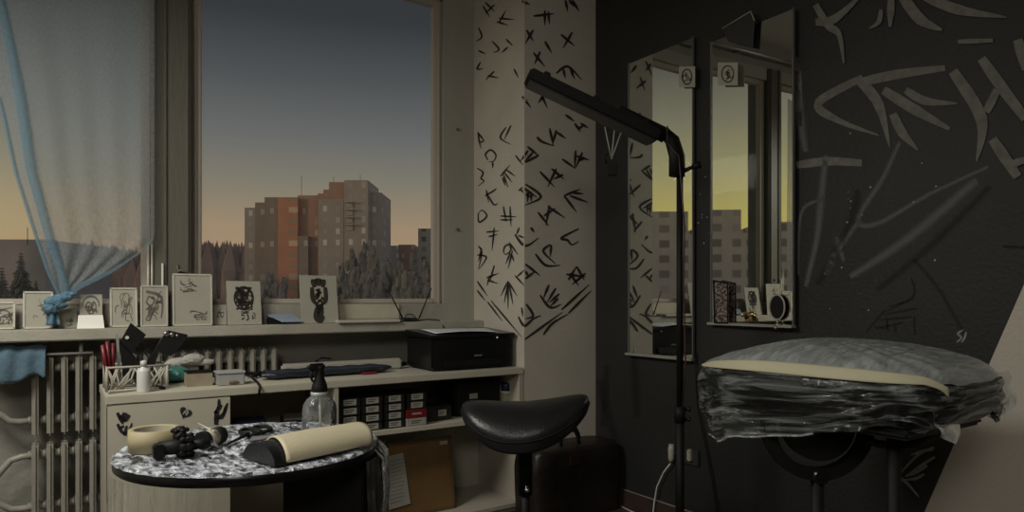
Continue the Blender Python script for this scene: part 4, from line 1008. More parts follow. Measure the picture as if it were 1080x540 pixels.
def cov(u, v):
    x0, x1 = -Lp / 2 + .012, Lp / 2 + .03
    a = .07 + (PI - .2) * v; x = x0 + (x1 - x0) * u + .03 * math.sin(v * PI) * (u > .5) * (u - .5) * 2 - .02 * (1 - u) * math.cos(v * PI)
    k = 1.05 + .03 * math.sin(u * 5)
    p = Vector((ctr.x, ctr.y, ZT)) + dv2 * x - nv2 * (.092 * k * math.cos(a)) + Vector((0, 0, .062 * k * math.sin(a) + .003))
    return p
b = MB(); b.grid(cov, 24, 20); link('cream_sheet', b, M_cream, t, solid=.006)
# spray bottle
c = T_(337, 459.5); c.z = ZT
c = Vector((c.x, c.y, ZT))
t = thing('spray_bottle', c, 'clear round spray bottle with a black trigger head on the table', 'spray bottle')
M_clear = film('clear_bottle_plastic', (.5, .52, .5), .16, .04, .15)
b = MB(); sc_ = 2.52 / 715
rB = 17.5 * sc_; hB = 44 * sc_
b.lathe([(rB * .92, 0), (rB, .006), (rB, hB * .62), (rB * .93, hB * .76), (rB * .72, hB * .88), (rB * .45, hB * .96), (rB * .32, hB)], c, 40); link('bottle_body', b, M_clear, t)
b = MB(); b.lathe([(rB * .5, hB - .008), (rB * .5, hB + .006), (rB * .34, hB + .008)], c, 24); link('collar', b, mat('clear_collar', (.4, .4, .4), .3), t)
b = MB(); b.tube([c + Vector((0, 0, hB)), c + Vector((.005, 0, .01))], .004, 8); link('dip_tube', b, M_white, t)
b = MB(); b.lathe([(.026, hB + .004), (.030, hB + .010), (.027, hB + .03), (.018, hB + .055), (.016, hB + .09), (.018, hB + .10), (.0001, hB + .102)], c, 20)
b.box(c + Vector((-.012, -.004, hB + .098)), (.060, .022, .026), bev=.006)
b.tube([c + Vector((-.032, -.004, hB + .098)), c + Vector((-.046, -.004, hB + .098))], [.009, .007], 10)
b.tube([c + Vector((-.028, -.004, hB + .088)), c + Vector((-.034, -.004, hB + .065)), c + Vector((-.026, -.004, hB + .045))], [.006, .006, .004], 8)
link('trigger_head', b, M_black, t)

# ------------------------------------------------------------------ saddle stool
d0 = 2.9
sc0 = at(554, 440, d0)
ZS = sc0.z
st = thing('saddle_stool', (sc0.x, sc0.y, 0), 'black saddle-shaped stool in front of the shelves', 'stool')
def seatf(u, v):
    th = 2 * PI * u; ph = PI * (v - .5)
    c_, s_ = math.cos(ph), math.sin(ph)
    def sp(x, e): return math.copysign(abs(x) ** e, x)
    L_, W_, T__ = .272, .19, .058
    X = L_ * sp(c_, .5) * sp(math.cos(th), .85); Y = W_ * sp(c_, .5) * sp(math.sin(th), .85); Z = T__ * sp(s_, .62)
    q = X / L_
    Z += .034 * q * q + .012 * q + .010 * max(0, q) ** 3 - .45 * Y * Y / W_ * .9 * (1 - .3 * q)
    if q > .2: Y *= 1 - .25 * (q - .2)
    if s_ < 0: Z -= .022 * (1 - q * q)
    return Vector((sc0.x, sc0.y, ZS)) + RT * X + FW * Y + Vector((0, 0, Z + .01))
b = MB(); b.grid(seatf, 56, 28, closed_u=True); link('seat', b, M_vinyl, st, weld=True)
b = MB()
pts = []
for k in range(41):
    u = k / 40; p = seatf(u, .50); q = p - Vector((sc0.x, sc0.y, ZS)); q.x *= 1.004; q.y *= 1.004; pts.append(Vector((sc0.x, sc0.y, ZS)) + q)
b.tube(pts, .004, 6, caps=False); link('seam_piping', b, M_black, st)
b = MB(); b.lathe([(.030, ZS - .33), (.030, ZS - .12), (.05, ZS - .09), (.09, ZS - .075), (.09, ZS - .06)], (sc0.x, sc0.y, 0), 24); b.lathe([(.02, .12), (.02, ZS - .30)], (sc0.x, sc0.y, 0), 20); link('gas_lift', b, M_black, st)
b = MB(); b.lathe([(.055, .09), (.055, .16), (.03, .18)], (sc0.x, sc0.y, 0), 24); link('hub', b, M_blackg, st)
for k in range(5):
    a = k * 2 * PI / 5 + .3; o_ = Vector((math.cos(a), math.sin(a), 0)); c = Vector((sc0.x, sc0.y, 0))
    b = MB(); b.tube([c + o_ * .04 + Vector((0, 0, .125)), c + o_ * .27 + Vector((0, 0, .085))], [.022, .014], 10); lg = link('leg', b, M_blackg, st)
    b = MB(); b.tube([c + o_ * .27 + Vector((0, 0, .085)), c + o_ * .27 + Vector((0, 0, .05))], .008, 8); pr_ = Vector((-o_.y, o_.x, 0)) 
    b.tube([c + o_ * .27 + pr_ * -.018 + Vector((0, 0, .028)), c + o_ * .27 + pr_ * .018 + Vector((0, 0, .028))], .028, 16); link('caster', b, M_black, lg)
b = MB(); a_ = at(556, 517, d0 - .05); b.tube([Vector((sc0.x, sc0.y, a_.z + .02)), a_], .006, 8); b.ball(a_, .012, 2); link('lever', b, M_steel, st)

# ------------------------------------------------------------------ dark bag by the pier
pA = on(558, 500, 'y', 3.05); 
gx0 = on(561, 500, 'y', 3.02).x; gx1 = WX - .03; gz = on(600, 469, 'y', 3.08).z
t = thing('black_bag', ((gx0 + gx1) / 2, 3.15, 0), 'boxy dark bag with two handles standing in the corner by the pier', 'bag')
def bagf(u, v):
    a = 2 * PI * u
    sp = lambda x, e: math.copysign(abs(x) ** e, x)
    hx = (gx1 - gx0) / 2; hy = .14
    k = v; r = 1.0 - .04 * (1 - k) ** 2
    top = 0 if k < .8 else (k - .8) / .2
    z = gz * min(1, k / .8) if k < .8 else gz + .0
    rr_ = (1 if k < .8 else 1 - top) 
    if k >= .8: z = gz + .0 * top
    if .55 < k < .8: z = gz * k / .8; rr_ = 1 - .10 * ((k - .55) / .25) ** 2
    if k >= .8: rr_ = .90 * (1 - top); z = gz * (1 + .02 * math.sin(top * PI / 2))
    return Vector(((gx0 + gx1) / 2 + hx * r * rr_ * sp(math.cos(a), .35), 3.11 + hy * r * rr_ * sp(math.sin(a), .35), z + .002))
b = MB(); b.grid(bagf, 48, 24, closed_u=True); link('bag_body', b, mat('dark_brown_leather', (.014, .010, .008), .45, var=.35, scale=6, bump=.3, bscale=18), t, weld=True)
for yy in (3.05, 3.17):
    b = MB(); x1 = on(594, 465, 'y', yy).x; x2 = on(609, 465, 'y', yy).x
    b.tube([(x1 - .01, yy, gz - .01), (x1 - .02, yy + .0, gz + .05), (x1 + .02, yy, gz + .085), (x2 - .02, yy, gz + .085), (x2 + .005, yy, gz + .04), (x2 + .02, yy, gz - .01)], .009, 8); link('handle', b, M_black, t)
b = MB(); b.bb((gx0 + gx1) / 2 - .10, (gx0 + gx1) / 2 - .02, 2.966, 2.975, gz * .78, gz * .92, bev=.003); link('front_patch', b, mat('brown_patch', (.035, .015, .012), .5), t)

# ------------------------------------------------------------------ mirrors
def mirror(p00, p11, ztop, label, tilt, top_dark=False):
    """p00 = bottom far corner pixel, p11 = bottom near corner pixel (both on the wall)"""
    A = on(*p00, 'x', WX - .02); B = on(*p11, 'x', WX - .02)
    zb = (A.z + B.z) / 2; yf, yn = A.y, B.y; mid = Vector((WX - .02, (yf + yn) / 2, zb)); w = yf - yn; h = ztop - zb
    t = thing('wall_mirror', (WX - .02, mid.y, zb), label, 'mirror', 'tall mirrors on the dark wall')
    M = Matrix.Rotation(tilt, 3, 'Z')
    def T(x, y, z): return Vector((WX - .02, mid.y, zb)) + M @ Vector((x, y, z))
    b = MB(); b.box(T(0, 0, h / 2), (.006, w, h), M)
    m = bpy.data.materials.get('mirror_silver')
    if not m:
        m = mat('mirror_silver', (.74, .75, .70), .015, metal=1, var=.03, scale=3)
    link('mirror_glass', b, m, t)
    b = MB(); b.box(T(.008, 0, h / 2), (.012, w + .004, h + .004), M); link('backing', b, M_black, t)
    b = MB()
    b.box(T(-.002, -w / 2 - .003, h / 2), (.014, .006, h + .01), M); b.box(T(-.002, w / 2 + .003, h / 2), (.014, .006, h + .01), M)
    link('edge_strip', b, mat('dull_edge_strip', (.12, .12, .11), .4), t)
    b = MB(); b.box(T(-.012, 0, -.006), (.034, w + .02, .012), M); link('ledge', b, mat('pale_ledge', (.30, .29, .25), .4), t)
    return t, T, w, h
def mz(px, py): return on(px, py, 'x', WX - .02).z
TILT = math.radians(-2.1)
m1, T1, mw1, mh1 = mirror((664, 372), (731, 378), mz(731, 40), 'mirror nearer the corner, reflecting the glyph pillar', 0)
m2, T2, mw2, mh2 = mirror((750, 339), (838, 344), mz(838, 10), 'mirror nearer the couch, reflecting the mullion, with trinkets on its ledge', TILT)
# trinkets on ledge of mirror 2
xL = WX - .045
def MP(px, py, x=None): return on(px, py, 'x', x or xL)
zl = T2(0, 0, 0).z + .0005
b = MB(); q = [MP(754, 338), MP(768, 338), MP(768, 299), MP(753, 296)]; zmin = min(v.z for v in q)
q = [Vector((v.x, v.y, v.z)) for v in q]; q[0].z = q[1].z = zl
t = thing('patterned_card', (xL, (q[0].y + q[1].y) / 2, zl), 'dark patterned card on the mirror ledge, left end', 'card', None)
b.prism(q, (.006, 0, 0)); link('card_board', b, mat('mottled_pink_card', (.03, .025, .025), .6, col2=(.30, .22, .20), scale=75, thresh=(.48, .56)), t)
b = MB(); 
for i in range(4): b.tube([q[i] + Vector((-.003, 0, 0)), q[(i + 1) % 4] + Vector((-.003, 0, 0))], .004, 6)
link('dark_edge', b, M_black, t)
c = MP(788, 326); rr = random.Random(4)
t = thing('gold_ornament', (c.x, c.y, zl), 'crumpled gold ornament in the middle of the mirror ledge', 'ornament')
b = MB()
for k in range(9):
    b.ball(Vector((c.x, c.y + rr.uniform(-.028, .028), zl + .016 + rr.uniform(0, .035))), rr.uniform(.010, .015), 1, (.6, 1, 1), .3, rr)
link('gold_body', b, mat('gold_foil', (.45, .30, .14), .3, metal=.8, var=.3, scale=40), t)
b = MB(); b.ball(Vector((c.x - .006, c.y, zl + .03)), .012, 1, (.6, 1, 1)); link('dark_centre', b, M_black, t)
c = MP(820, 324); ra = .040; rb = MP(820, 311).z - c.z
t = thing('oval_hand_mirror', (c.x, c.y, zl), 'small oval black hand mirror with a pale rim at the ledge\'s right end', 'mirror')
pts = [c + Vector((-.004, ra * math.cos(a), rb * math.sin(a))) for a in [k * PI / 16 for k in range(33)]]
b = MB(); b.tube(pts, .004, 8, caps=False); link('pale_rim', b, mat('pale_rim', (.4, .38, .33), .4), t)
b = MB(); b.prism(pts[:-1], (.006, 0, 0)); link('dark_face', b, M_black, t)
b = MB(); b.tube([c + Vector((0, 0, -rb)), Vector((c.x, c.y, zl))], .006, 8); b.ball(Vector((c.x - .004, c.y, zl + .0)), .01, 2, (1, 1.6, .7)); link('foot', b, M_steel, t)
b = MB(); 
b.ball(Vector((xL, MP(818, 343).y, zl - .016)), .008, 2); tag(link('mirror_clip', b, M_steel), 'small metal clip under the ledge of the mirror nearer the couch', 'clip')
b = MB(); b.ball(Vector((WX - .03, on(671, 371, 'x', WX).y, T1(0, 0, 0).z + .012)), .008, 2); b.ball(Vector((WX - .03, on(671, 371, 'x', WX).y, T1(0, 0, 0).z + .004)), .006, 2)
tag(link('mirror_clip', b, M_steel), 'small metal clip at the lower left corner of the mirror nearer the corner', 'clip')
b = MB(); b.ball(Vector((WX - .03, on(722, 379, 'x', WX).y, T1(0, 0, 0).z + .006)), .008, 2, (1, 2, .6)); tag(link('mirror_clip', b, M_steel), 'small metal clip at the lower right corner of the mirror nearer the corner', 'clip')
# pictures stuck to the mirrors
def sticker(px0, px1, py0, py1, label, seed):
    q = [on(px, py, 'x', WX - .046) for px, py in ((px0, py1), (px1, py1), (px1, py0), (px0, py0))]
    t = thing('stuck_picture', q[0], label, 'picture', 'small pictures stuck to the mirrors')
    b = MB(); b.prism(q, (.0015, 0, 0)); link('paper', b, M_card, t)
    b = MB(); pj = lambda x, y: on(x, y, 'x', WX - .0475); cx1, cy1 = (px0 + px1) / 2, (py0 + py1) / 2; rx, ry = (px1 - px0) * .3, (py1 - py0) * .36
    ribbon(b, [(cx1 + rx * math.cos(k * PI / 6), cy1 + ry * math.sin(k * PI / 6)) for k in range(13)], 1.3, pj, .9)
    for s, w in scribble(seed, 7, cx1, cy1, rx * .8, ry * .8, 1): ribbon(b, s, .9, pj, .6)
    link('ink_drawing', b, M_ink, t)
sticker(716, 733, 70, 92, 'small drawing stuck near the top of the mirror by the corner', 31)
sticker(757, 778, 66, 90, 'small oval drawing stuck near the top of the mirror by the couch', 32)
b = MB(); q = [on(px, py, 'x', WX - .05) for px, py in ((762, 30), (792, 12), (796, 22), (794, 50), (768, 44))]; b.prism(q, (.002, 0, 0))
t = tag(link('triangular_pennant', b, mat('dark_pennant', (.03, .03, .028), .8)), 'dark pennant with a pale outline at the top of the mirror by the couch', 'pennant')
b = MB()
for i in range(2): b.tube([q[i] + Vector((-.002, 0, 0)), q[i + 1] + Vector((-.002, 0, 0))], .003, 5)
link('pale_outline', b, M_card, t)

# ------------------------------------------------------------------ lamp stand
pz = at(717, 180, 3.0); LX, LY = pz.x, pz.y
ls = thing('lamp_stand', (LX, LY, 0), 'tall black boom lamp stand before the mirrors', 'lamp')
ztop = at(717, 183, 3.0).z
b = MB(); b.tube([(LX, LY, .06), (LX, LY, at(717, 440, 3.0).z + .02)], .019, 14); b.tube([(LX, LY, at(717, 440, 3.0).z - .02), (LX, LY, ztop)], .0145, 14); link('pole', b, M_black, ls)
b = MB(); zc = at(717, 437, 3.0).z; b.tube([(LX, LY, zc - .035), (LX, LY, zc + .035)], .024, 14); link('height_clamp', b, M_black, ls)
for dz in (-.022, .022):
    b = MB(); p = Vector((LX, LY, zc + dz)); b.tube([p, p + RT * .035], .006, 8); b.tube([p + RT * .032, p + RT * .045], .010, 10); link('clamp_knob', b, M_blackg, ls)
E1, E2 = at(712, 184, 3.0), at(706, 149, 3.0)
b = MB(); b.tube([at(714, 186, 3.0), at(714, 165, 3.0), at(709, 148, 3.0), at(700, 139, 3.0)], [.042, .042, .04, .03], 12, flat=.7); link('tilt_head', b, M_black, ls)
b = MB(); p, q = at(722, 180, 2.99), at(733, 175, 2.98); b.tube([p, q], [.010, .008], 8); b.tube([at(730, 176, 2.98), at(739, 173.5, 2.97)], [.012, .018], 10); link('tilt_knob', b, M_black, ls)
b = MB(); A_, B_ = at(702, 143, 3.0), at(556, 72, 3.0); dd = (B_ - A_)
b.tube([A_, A_ + dd * .35], .035, 10); link('boom_arm', b, M_black, ls)
# LED bar head
P0 = at(690, 150, 2.98); P1 = at(554, 85, 2.9); dd = (P1 - P0); Ll = dd.length; dn = dd.normalized(); up = Vector((0, 0, 1)); sd = dn.cross(up).normalized(); up = sd.cross(dn)
Mx = Matrix((dn, sd, up)).transposed()
b = MB(); b.box((P0 + P1) / 2 + up * .02, (Ll, .11, .055), Mx, bev=.008); hd = link('lamp_head', b, M_black, ls)
b = MB(); b.box((P0 + P1) / 2 - up * .010, (Ll - .03, .095, .006), Mx); link('diffuser', b, mat('unlit_diffuser', (.03, .03, .03), .35), hd)
for k in (0.12, .5, .88):
    b = MB(); b.box(P0 + dd * k + up * .055, (.03, .05, .03), Mx, bev=.004); link('bracket', b, M_black, hd)
b = MB(); pw = [at(704, 133, 2.96), at(703, 150, 2.96), at(716, 165, 2.97), at(719, 200, 2.96), at(722, 240, 2.95), at(721, 300, 2.955), at(723, 380, 2.95), at(720, 430, 2.955)]
b.tube(pw, .0035, 6); link('lamp_wire', b, mat('reddish_wire', (.05, .022, .018), .5), ls)
for k in range(3):
    a = k * 2 * PI / 3 + .5; o_ = Vector((math.cos(a), math.sin(a), 0)); c = Vector((LX, LY, 0))
    b = MB(); b.tube([c + Vector((0, 0, .24)) + o_ * .012, c + o_ * .38 + Vector((0, 0, .012))], .011, 8); b.tube([c + Vector((0, 0, .10)), c + o_ * .20 + Vector((0, 0, .118))], .007, 6); link('leg', b, M_black, ls)
# clip hanging from the lamp head
t = thing('hanging_clip', at(645, 180, 2.95), 'black clip hanging on pale strings under the lamp head', 'clip')
b = MB()
hc = at(645, 168, 2.95)
for px in (638, 648, 655): b.tube([hc, at(px, 134 + (px - 638) * .35, 2.95)], .003, 5)
link('pale_string', b, mat('pale_string', (.28, .27, .24), .7), t)
b = MB(); Mq = Matrix((RT, FW, Vector((0, 0, 1)))).transposed(); b.box(at(646, 179, 2.95), (.042, .03, .055), Mq, bev=.004); b.tube([at(640, 172, 2.95), at(637, 166, 2.95), at(641, 162, 2.95)], .004, 6); link('clip_body', b, M_black, t)

# ------------------------------------------------------------------ couch
CC = Vector((2.085, 1.225, 0)); HA, HB = .288, .418; ZE = .995
cch = thing('treatment_couch', (CC.x, CC.y, 0), 'padded black treatment couch wrapped in clear film with cream tape', 'couch')
spw = lambda x, e: math.copysign(abs(x) ** e, x)
EX = .62
PROF = [(0, -.098), (.5, -.098), (.8, -.096), (.92, -.082), (.985, -.045), (1.0, 0), (.99, .022), (.965, .043), (.92, .060), (.84, .077), (.72, .092), (.5, .110), (.25, .121), (0, .125)]
def prof(v):
    k = v * (len(PROF) - 1); i = min(int(k), len(PROF) - 2); f = k - i
    a0, a1, a2, a3 = PROF[max(i - 1, 0)], PROF[i], PROF[i + 1], PROF[min(i + 2, len(PROF) - 1)]
    return tuple(.5 * (2 * a1[j] + (a2[j] - a0[j]) * f + (2 * a0[j] - 5 * a1[j] + 4 * a2[j] - a3[j]) * f * f + (3 * a1[j] - a0[j] - 3 * a2[j] + a3[j]) * f ** 3) for j in (0, 1))
def outl(a, s=1.0):
    c_, s_ = math.cos(a), math.sin(a)
    return Vector((CC.x + HA * s * spw(c_, EX), CC.y + HB * s * spw(s_, EX), 0))
def pin(p, z):
    k = max(0, min(1, (p.y - CC.y - .0) / .42)); return z * (1 - .58 * k * k)
def padm(u, v):
    s, z = prof(v); p = outl(2 * PI * u, max(s, .001)); p.z = ZE + pin(p, z); return p
b = MB(); b.grid(padm, 96, 52, closed_u=True); link('cushion', b, M_vinyl, cch, weld=True)
M_cfilm = film('couch_film', (.62, .67, .65), .46, .3, .5, (2.2, 7, 2.2), 6, lo=.75, hi=1.25)
M_cfilm2 = film('couch_film_side', (.50, .54, .53), .14, .12, .9, (11, 4.5, 1), 1.8, uv=True, lo=.15, hi=3.2, rot=.22, f0=.48, f1=.72)
def filmtop(u, v):
    a = 2 * PI * u; t = 1 - (1 - 6.2 / 13) * v          # from the crown down to the widest line
    s, z = prof(t); s = max(.02, s) ; p = outl(a, s * 1.006 + .004)
    p.z = ZE + pin(p, z) + .004 + (.003 * math.sin(a * 9 + s * 8) + .0025 * math.sin(a * 23 - s * 17)) * s; return p
b = MB(); b.grid(filmtop, 130, 34, closed_u=True); link('film_top', b, M_cfilm, cch)
# hanging film skirt; 180 = room side, 270 = near end, 90 = far end (left in the picture)
def skl(d):
    tab = [(0, .06), (60, .10), (95, .17), (125, .215), (140, .222), (160, .20), (178, .165), (195, .12), (210, .10), (228, .09), (240, .115), (258, .075), (280, .06), (300, .09), (315, .115), (330, .10), (360, .06)]
    return lerp_tab(tab, d % 360)
def skf(u, v):
    a = 2 * PI * u; d = math.degrees(a); L_ = skl(d) + .006 * math.sin(a * 13)
    L_ += .024; hz = v * L_; s, z = prof((6.2 - 1.2 * min(1, hz / .024) - 2.3 * min(1, max(0, hz - .024) / .1)) / 13)
    lobe = math.exp(-((d - 135) / 28) ** 2); lob2 = math.exp(-((d - 315) / 22) ** 2)
    s = s * (1 - max(lobe, lob2)) + (1 + .05 * math.sin(v * PI) * lobe + .04 * v * lob2 - .10 * v * v * lobe) * max(lobe, lob2)
    p = outl(a, s * 1.008 + .008); n = Vector((p.x - CC.x, p.y - CC.y, 0)).normalized()
    p += n * (.004 * math.sin(a * 31 + v * 5) * v + .004 * math.sin(v * 16 + a * 5))
    p.z = ZE + pin(p, .024) + .004 - v * L_
    return p
b = MB(); b.grid(skf, 220, 26, closed_u=True); link('film_skirt', b, M_cfilm2, cch)
# thickened lower hem of the film at the far end
b = MB(); b.tube([skf(k / 220, 1) for k in range(int(220 * 100 / 360), int(220 * 188 / 360))], .0035, 6); link('film_hem', b, film('film_hem', (.6, .63, .62), .5, .12, .5), cch)
def tapef(u, v):
    d = 127 + (246 - 127) * u; a = math.radians(d)
    t0 = 6.0 - 1.3 * max(0, (u - .88) / .12) ** 1.5; t1 = t0 + 1.75 * (.55 + .45 * math.sin(PI * min(1, u * 1.1))) * min(1, .45 + u * 4)
    t = (t0 + (t1 - t0) * v) / 13
    s, z = prof(t); p = outl(a, s * 1.012 + .008); p.z = ZE + pin(p, z) + .009; return p
b = MB(); b.grid(tapef, 90, 8); o = link('tape_strip', b, mat('cream_tape', (.50, .47, .32), .6, var=.05), cch, solid=.003); o['label'] = 'cream tape strip'
def flap(q, nm, amp, ph):
    def f(u, v):
        p = q[0].lerp(q[1], u).lerp(q[3].lerp(q[2], u), v); p += RT * (.006 * math.sin(v * 9 + ph)) + FW * (amp * math.sin(u * 6 + ph) * v); return p
    b = MB(); b.grid(f, 14, 12); link(nm, b, M_cfilm, cch)
flap([at(1030, 392, 2.02), at(1064, 392, 2.08), at(1070, 420, 2.08), at(1058, 447, 2.05)], 'film_flap', .015, 0)
flap([at(982, 436, 1.76), at(1020, 425, 1.88), at(1010, 470, 1.82), at(996, 462, 1.78)], 'film_flap', .015, 1)
ZP0 = ZE - .098
# frame: adjusting arc and posts
fc = at(862, 448, 2.12); an = math.atan2(RT.y, RT.x); Mr = Matrix((RT, FW, Vector((0, 0, 1)))).transposed()
def arcm(b, r0, r1, th, a0, a1, n=40):
    g = []
    for k in range(n + 1):
        a = a0 + (a1 - a0) * k / n; row = []
        for (r, t_) in ((r0, -th / 2), (r1, -th / 2), (r1, th / 2), (r0, th / 2)): row.append(b.bm.verts.new(fc + Mr @ Vector((r * math.cos(a), t_, r * math.sin(a)))))
        g.append(row)
    for k in range(n):
        for j in range(4): b._f([g[k][j], g[k][(j + 1) % 4], g[k + 1][(j + 1) % 4], g[k + 1][j]])
    b._f(g[0]); b._f(g[-1][::-1])
b = MB(); arcm(b, .135, .172, .035, PI * .97, PI * 2.03); link('tilt_arc', b, M_black, cch)
b = MB(); arcm(b, .004, .108, .05, PI * .98, PI * 2.02); link('tilt_plate', b, M_black, cch)
b = MB(); pz_ = fc + Vector((0, 0, -.157)); b.tube([pz_ - FW * .035, pz_ + FW * .03], .022, 16); link('pivot_bolt', b, M_blackg, cch)
b = MB(); b.tube([(pz_.x, pz_.y, pz_.z), (pz_.x, pz_.y, .03)], .020, 14); link('leg_post', b, M_black, cch)
b = MB(); b.bb(CC.x - .22, CC.x + .22, CC.y - .33, CC.y + .33, ZP0 - .025, ZP0 + .002, bev=.01); link('base_board', b, M_black, cch)
p2_ = at(943, 470, 1.92)
b = MB(); b.tube([(p2_.x, p2_.y, ZP0 - .02), (p2_.x, p2_.y, .03)], .019, 14); link('leg_post', b, M_black, cch)
b = MB(); b.tube([at(905, 458, 1.98), at(925, 468, 1.94), at(943, 470, 1.92), at(965, 468, 1.9), at(985, 458, 1.9)], .012, 10); link('cross_brace', b, M_black, cch)
b = MB(); b.bb(CC.x - .32, CC.x + .30, CC.y - .34, CC.y - .27, 0, .035, bev=.008); b.bb(CC.x - .32, CC.x + .30, CC.y + .10 - .16, CC.y + .10 - .09, 0, .035, bev=.008); b.bb(CC.x + .2, CC.x + .26, CC.y - .3, CC.y + .34, 0, .035, bev=.008); link('floor_frame', b, M_black, cch)

# ------------------------------------------------------------------ sockets and cords
q = on(727, 481, 'x', WX)
t = thing('wall_socket', (WX - .01, q.y, q.z), 'double wall socket on the dark wall behind the lamp pole', 'socket')
b = MB(); b.box((WX - .008, q.y, q.z), (.016, .15, .085), bev=.004); link('plate', b, mat('dark_socket_plate', (.03, .03, .028), .5), t)
c = on(728, 480, 'x', WX - .02); b = MB(); b.box((WX - .022, c.y, c.z), (.03, .026, .062), bev=.005); link('white_insert', b, mat('cream_plastic', (.4, .38, .31), .4), t)
c = on(708, 478, 'x', WX - .03)
t = thing('power_plug', (c.x, c.y, c.z), 'cream plug with a white cord left of the lamp pole', 'plug')
b = MB(); b.tube([c + Vector((0, 0, .05)), c + Vector((0, 0, .02)), c + Vector((0, 0, -.03)), c + Vector((0, .006, -.05))], [.014, .019, .017, .008], 12); b.tube([c, c + Vector((.022, 0, 0))], .012, 8); link('plug_body', b, mat('cream_plastic', (.4, .38, .31), .4), t)
b = MB(); pts = [(707, 489), (700, 498), (693, 513), (690, 530), (686, 545)]
pts3 = [on(px, py, 'x', WX - .03) for px, py in pts]; e = pts3[-1]
pf = [on(x, y, 'z', .006) for x, y in ((680, 545), (667, 540), (655, 534), (649, 527), (646, 520))]
pf = [p for p in pf if p.x < WX - .03]
b.tube(pts3[:-1] + [Vector((WX - .04, pts3[-2].y + .0, .02))] + pf[:], .0042, 8); link('white_cord', b, M_white, t)
pts = [on(px, py, 'x', WX - .02) for px, py in ((733, 372), (734, 400), (736, 430), (744, 470), (751, 505), (757, 545))]
b = MB(); b.tube(pts + [Vector((WX - .02, pts[-1].y, .02))], .0045, 6); tag(link('hanging_cord', b, M_black), 'thin black cord hanging down the dark wall below the mirror', 'cable')  # plain black cord, not an extension lead

# ------------------------------------------------------------------ outside
GR = -15.0
b = MB(); b.bb(-500, 500, 8, 900, GR - .5, GR); struct('ground', b, mat('winter_ground', (.22, .22, .23), .9, var=.25, scale=.05))
def oslab(b, px0, px1, yt, d, dep, pyb=None):
    A, B = at(px0, HZ, d), at(px1, HZ, d); zt = EYE + (HZ - yt) / FPX * d; c = (A + B) / 2 + FW * dep / 2; w = (B - A).length
    b.box((c.x, c.y, (zt + GR) / 2), (w, dep, zt - GR), Mr)
F_grey = facade('grey_panel_facade', (.40, .38, .37), (.75, .76, .8), .30, .34, frac=.3)
F_dark = facade('brown_panel_facade', (.30, .26, .24), (.5, .5, .5), .25, .34, frac=.25)
F_pink = facade('pink_brick_facade', (.44, .29, .25), (.65, .55, .5), .3, .34, frac=.22)
F_oran = facade('sunlit_brick_facade', (.58, .30, .215), (.75, .6, .5), .12, .34, frac=.3)  # terracotta brick, with the low sun's orange put into its colour
tw = thing('apartment_tower', at(330, 400, 190) * 1, 'stepped pink and grey apartment towers beyond the window', 'building'); tw.location.z = GR
for (x0, x1, yt, d, m, nm) in ((258, 269, 219, 186, F_grey, 'wing'), (269, 279, 213.5, 183, F_dark, 'wing'), (279, 293, 208, 181, F_dark, 'wing'), (293, 314, 208, 179, F_oran, 'wing'),
        (314, 335, 206, 181, F_pink, 'wing'), (335, 341, 204, 180, F_pink, 'wing'), (341, 347, 200, 180, F_pink, 'wing'), (347, 363, 192, 178, F_pink, 'wing'), (363, 388, 190, 175, F_grey, 'wing'), (388, 402, 203, 178, F_grey, 'wing')):
    b = MB(); oslab(b, x0, x1, yt, d, 14); link(nm, b, m, tw)
b = MB(); oslab(b, 336, 362.5, 210, 176.5, 3); link('lower_wing', b, F_grey, tw)
b = MB(); oslab(b, 314.5, 325, 249, 178.5, 3); b2 = b; link('porch_wing', b2, F_dark, tw)
b = MB()
for k in range(4):
    c = at(368.5, 213 + k * 8, 173.8); b.box((c.x, c.y, c.z), (2.0, 1.6, .35), Mr); c = at(368.5, 216.5 + k * 8, 174.6); b.box((c.x, c.y, c.z), (1.7, .2, 1.2), Mr)
link('balconies', b, mat('balcony_concrete', (.45, .45, .46), .8), tw)
for k in range(3):
    b = MB(); c = at([318, 352, 380][k], [185, 186, 184][k], 185); b.tube([c, c - Vector((0, 0, 8))], .06, 5); link('antenna_mast', b, M_black, tw)
t = thing('apartment_block', at(425, 400, 220), 'low pink and grey blocks right of the towers', 'building'); t.location.z = GR
for (x0, x1, yt, d, m) in ((404, 420, 259, 230, F_grey), (420, 437, 258, 232, F_pink), (437, 442, 262, 233, F_grey)):
    b = MB(); oslab(b, x0, x1, yt, d, 12); link('wing', b, m, t)
b = MB(); oslab(b, 441, 462, 241, 200, 12)
tag(link('grey_tower', b, facade('grey_tower_facade', (.38, .38, .39), (.25, .25, .27), .3, .34, frac=.4)), 'narrow grey tower block beside the window\'s right frame', 'building')
# long flat pale building on the left
b = MB(); oslab(b, -120, 48, 252.5, 120, 20); tag(link('flat_hall', b, mat('lavender_wall', (.36, .35, .38), .8, var=.05, scale=.2)), 'large plain flat-roofed grey building at the far left', 'building')
b = MB(); c = at(29, 240, 119); b.tube([c, c - Vector((0, 0, 3))], .06, 5); tag(link('roof_mast', b, M_black), 'thin mast on the flat grey building\'s roof', 'mast')
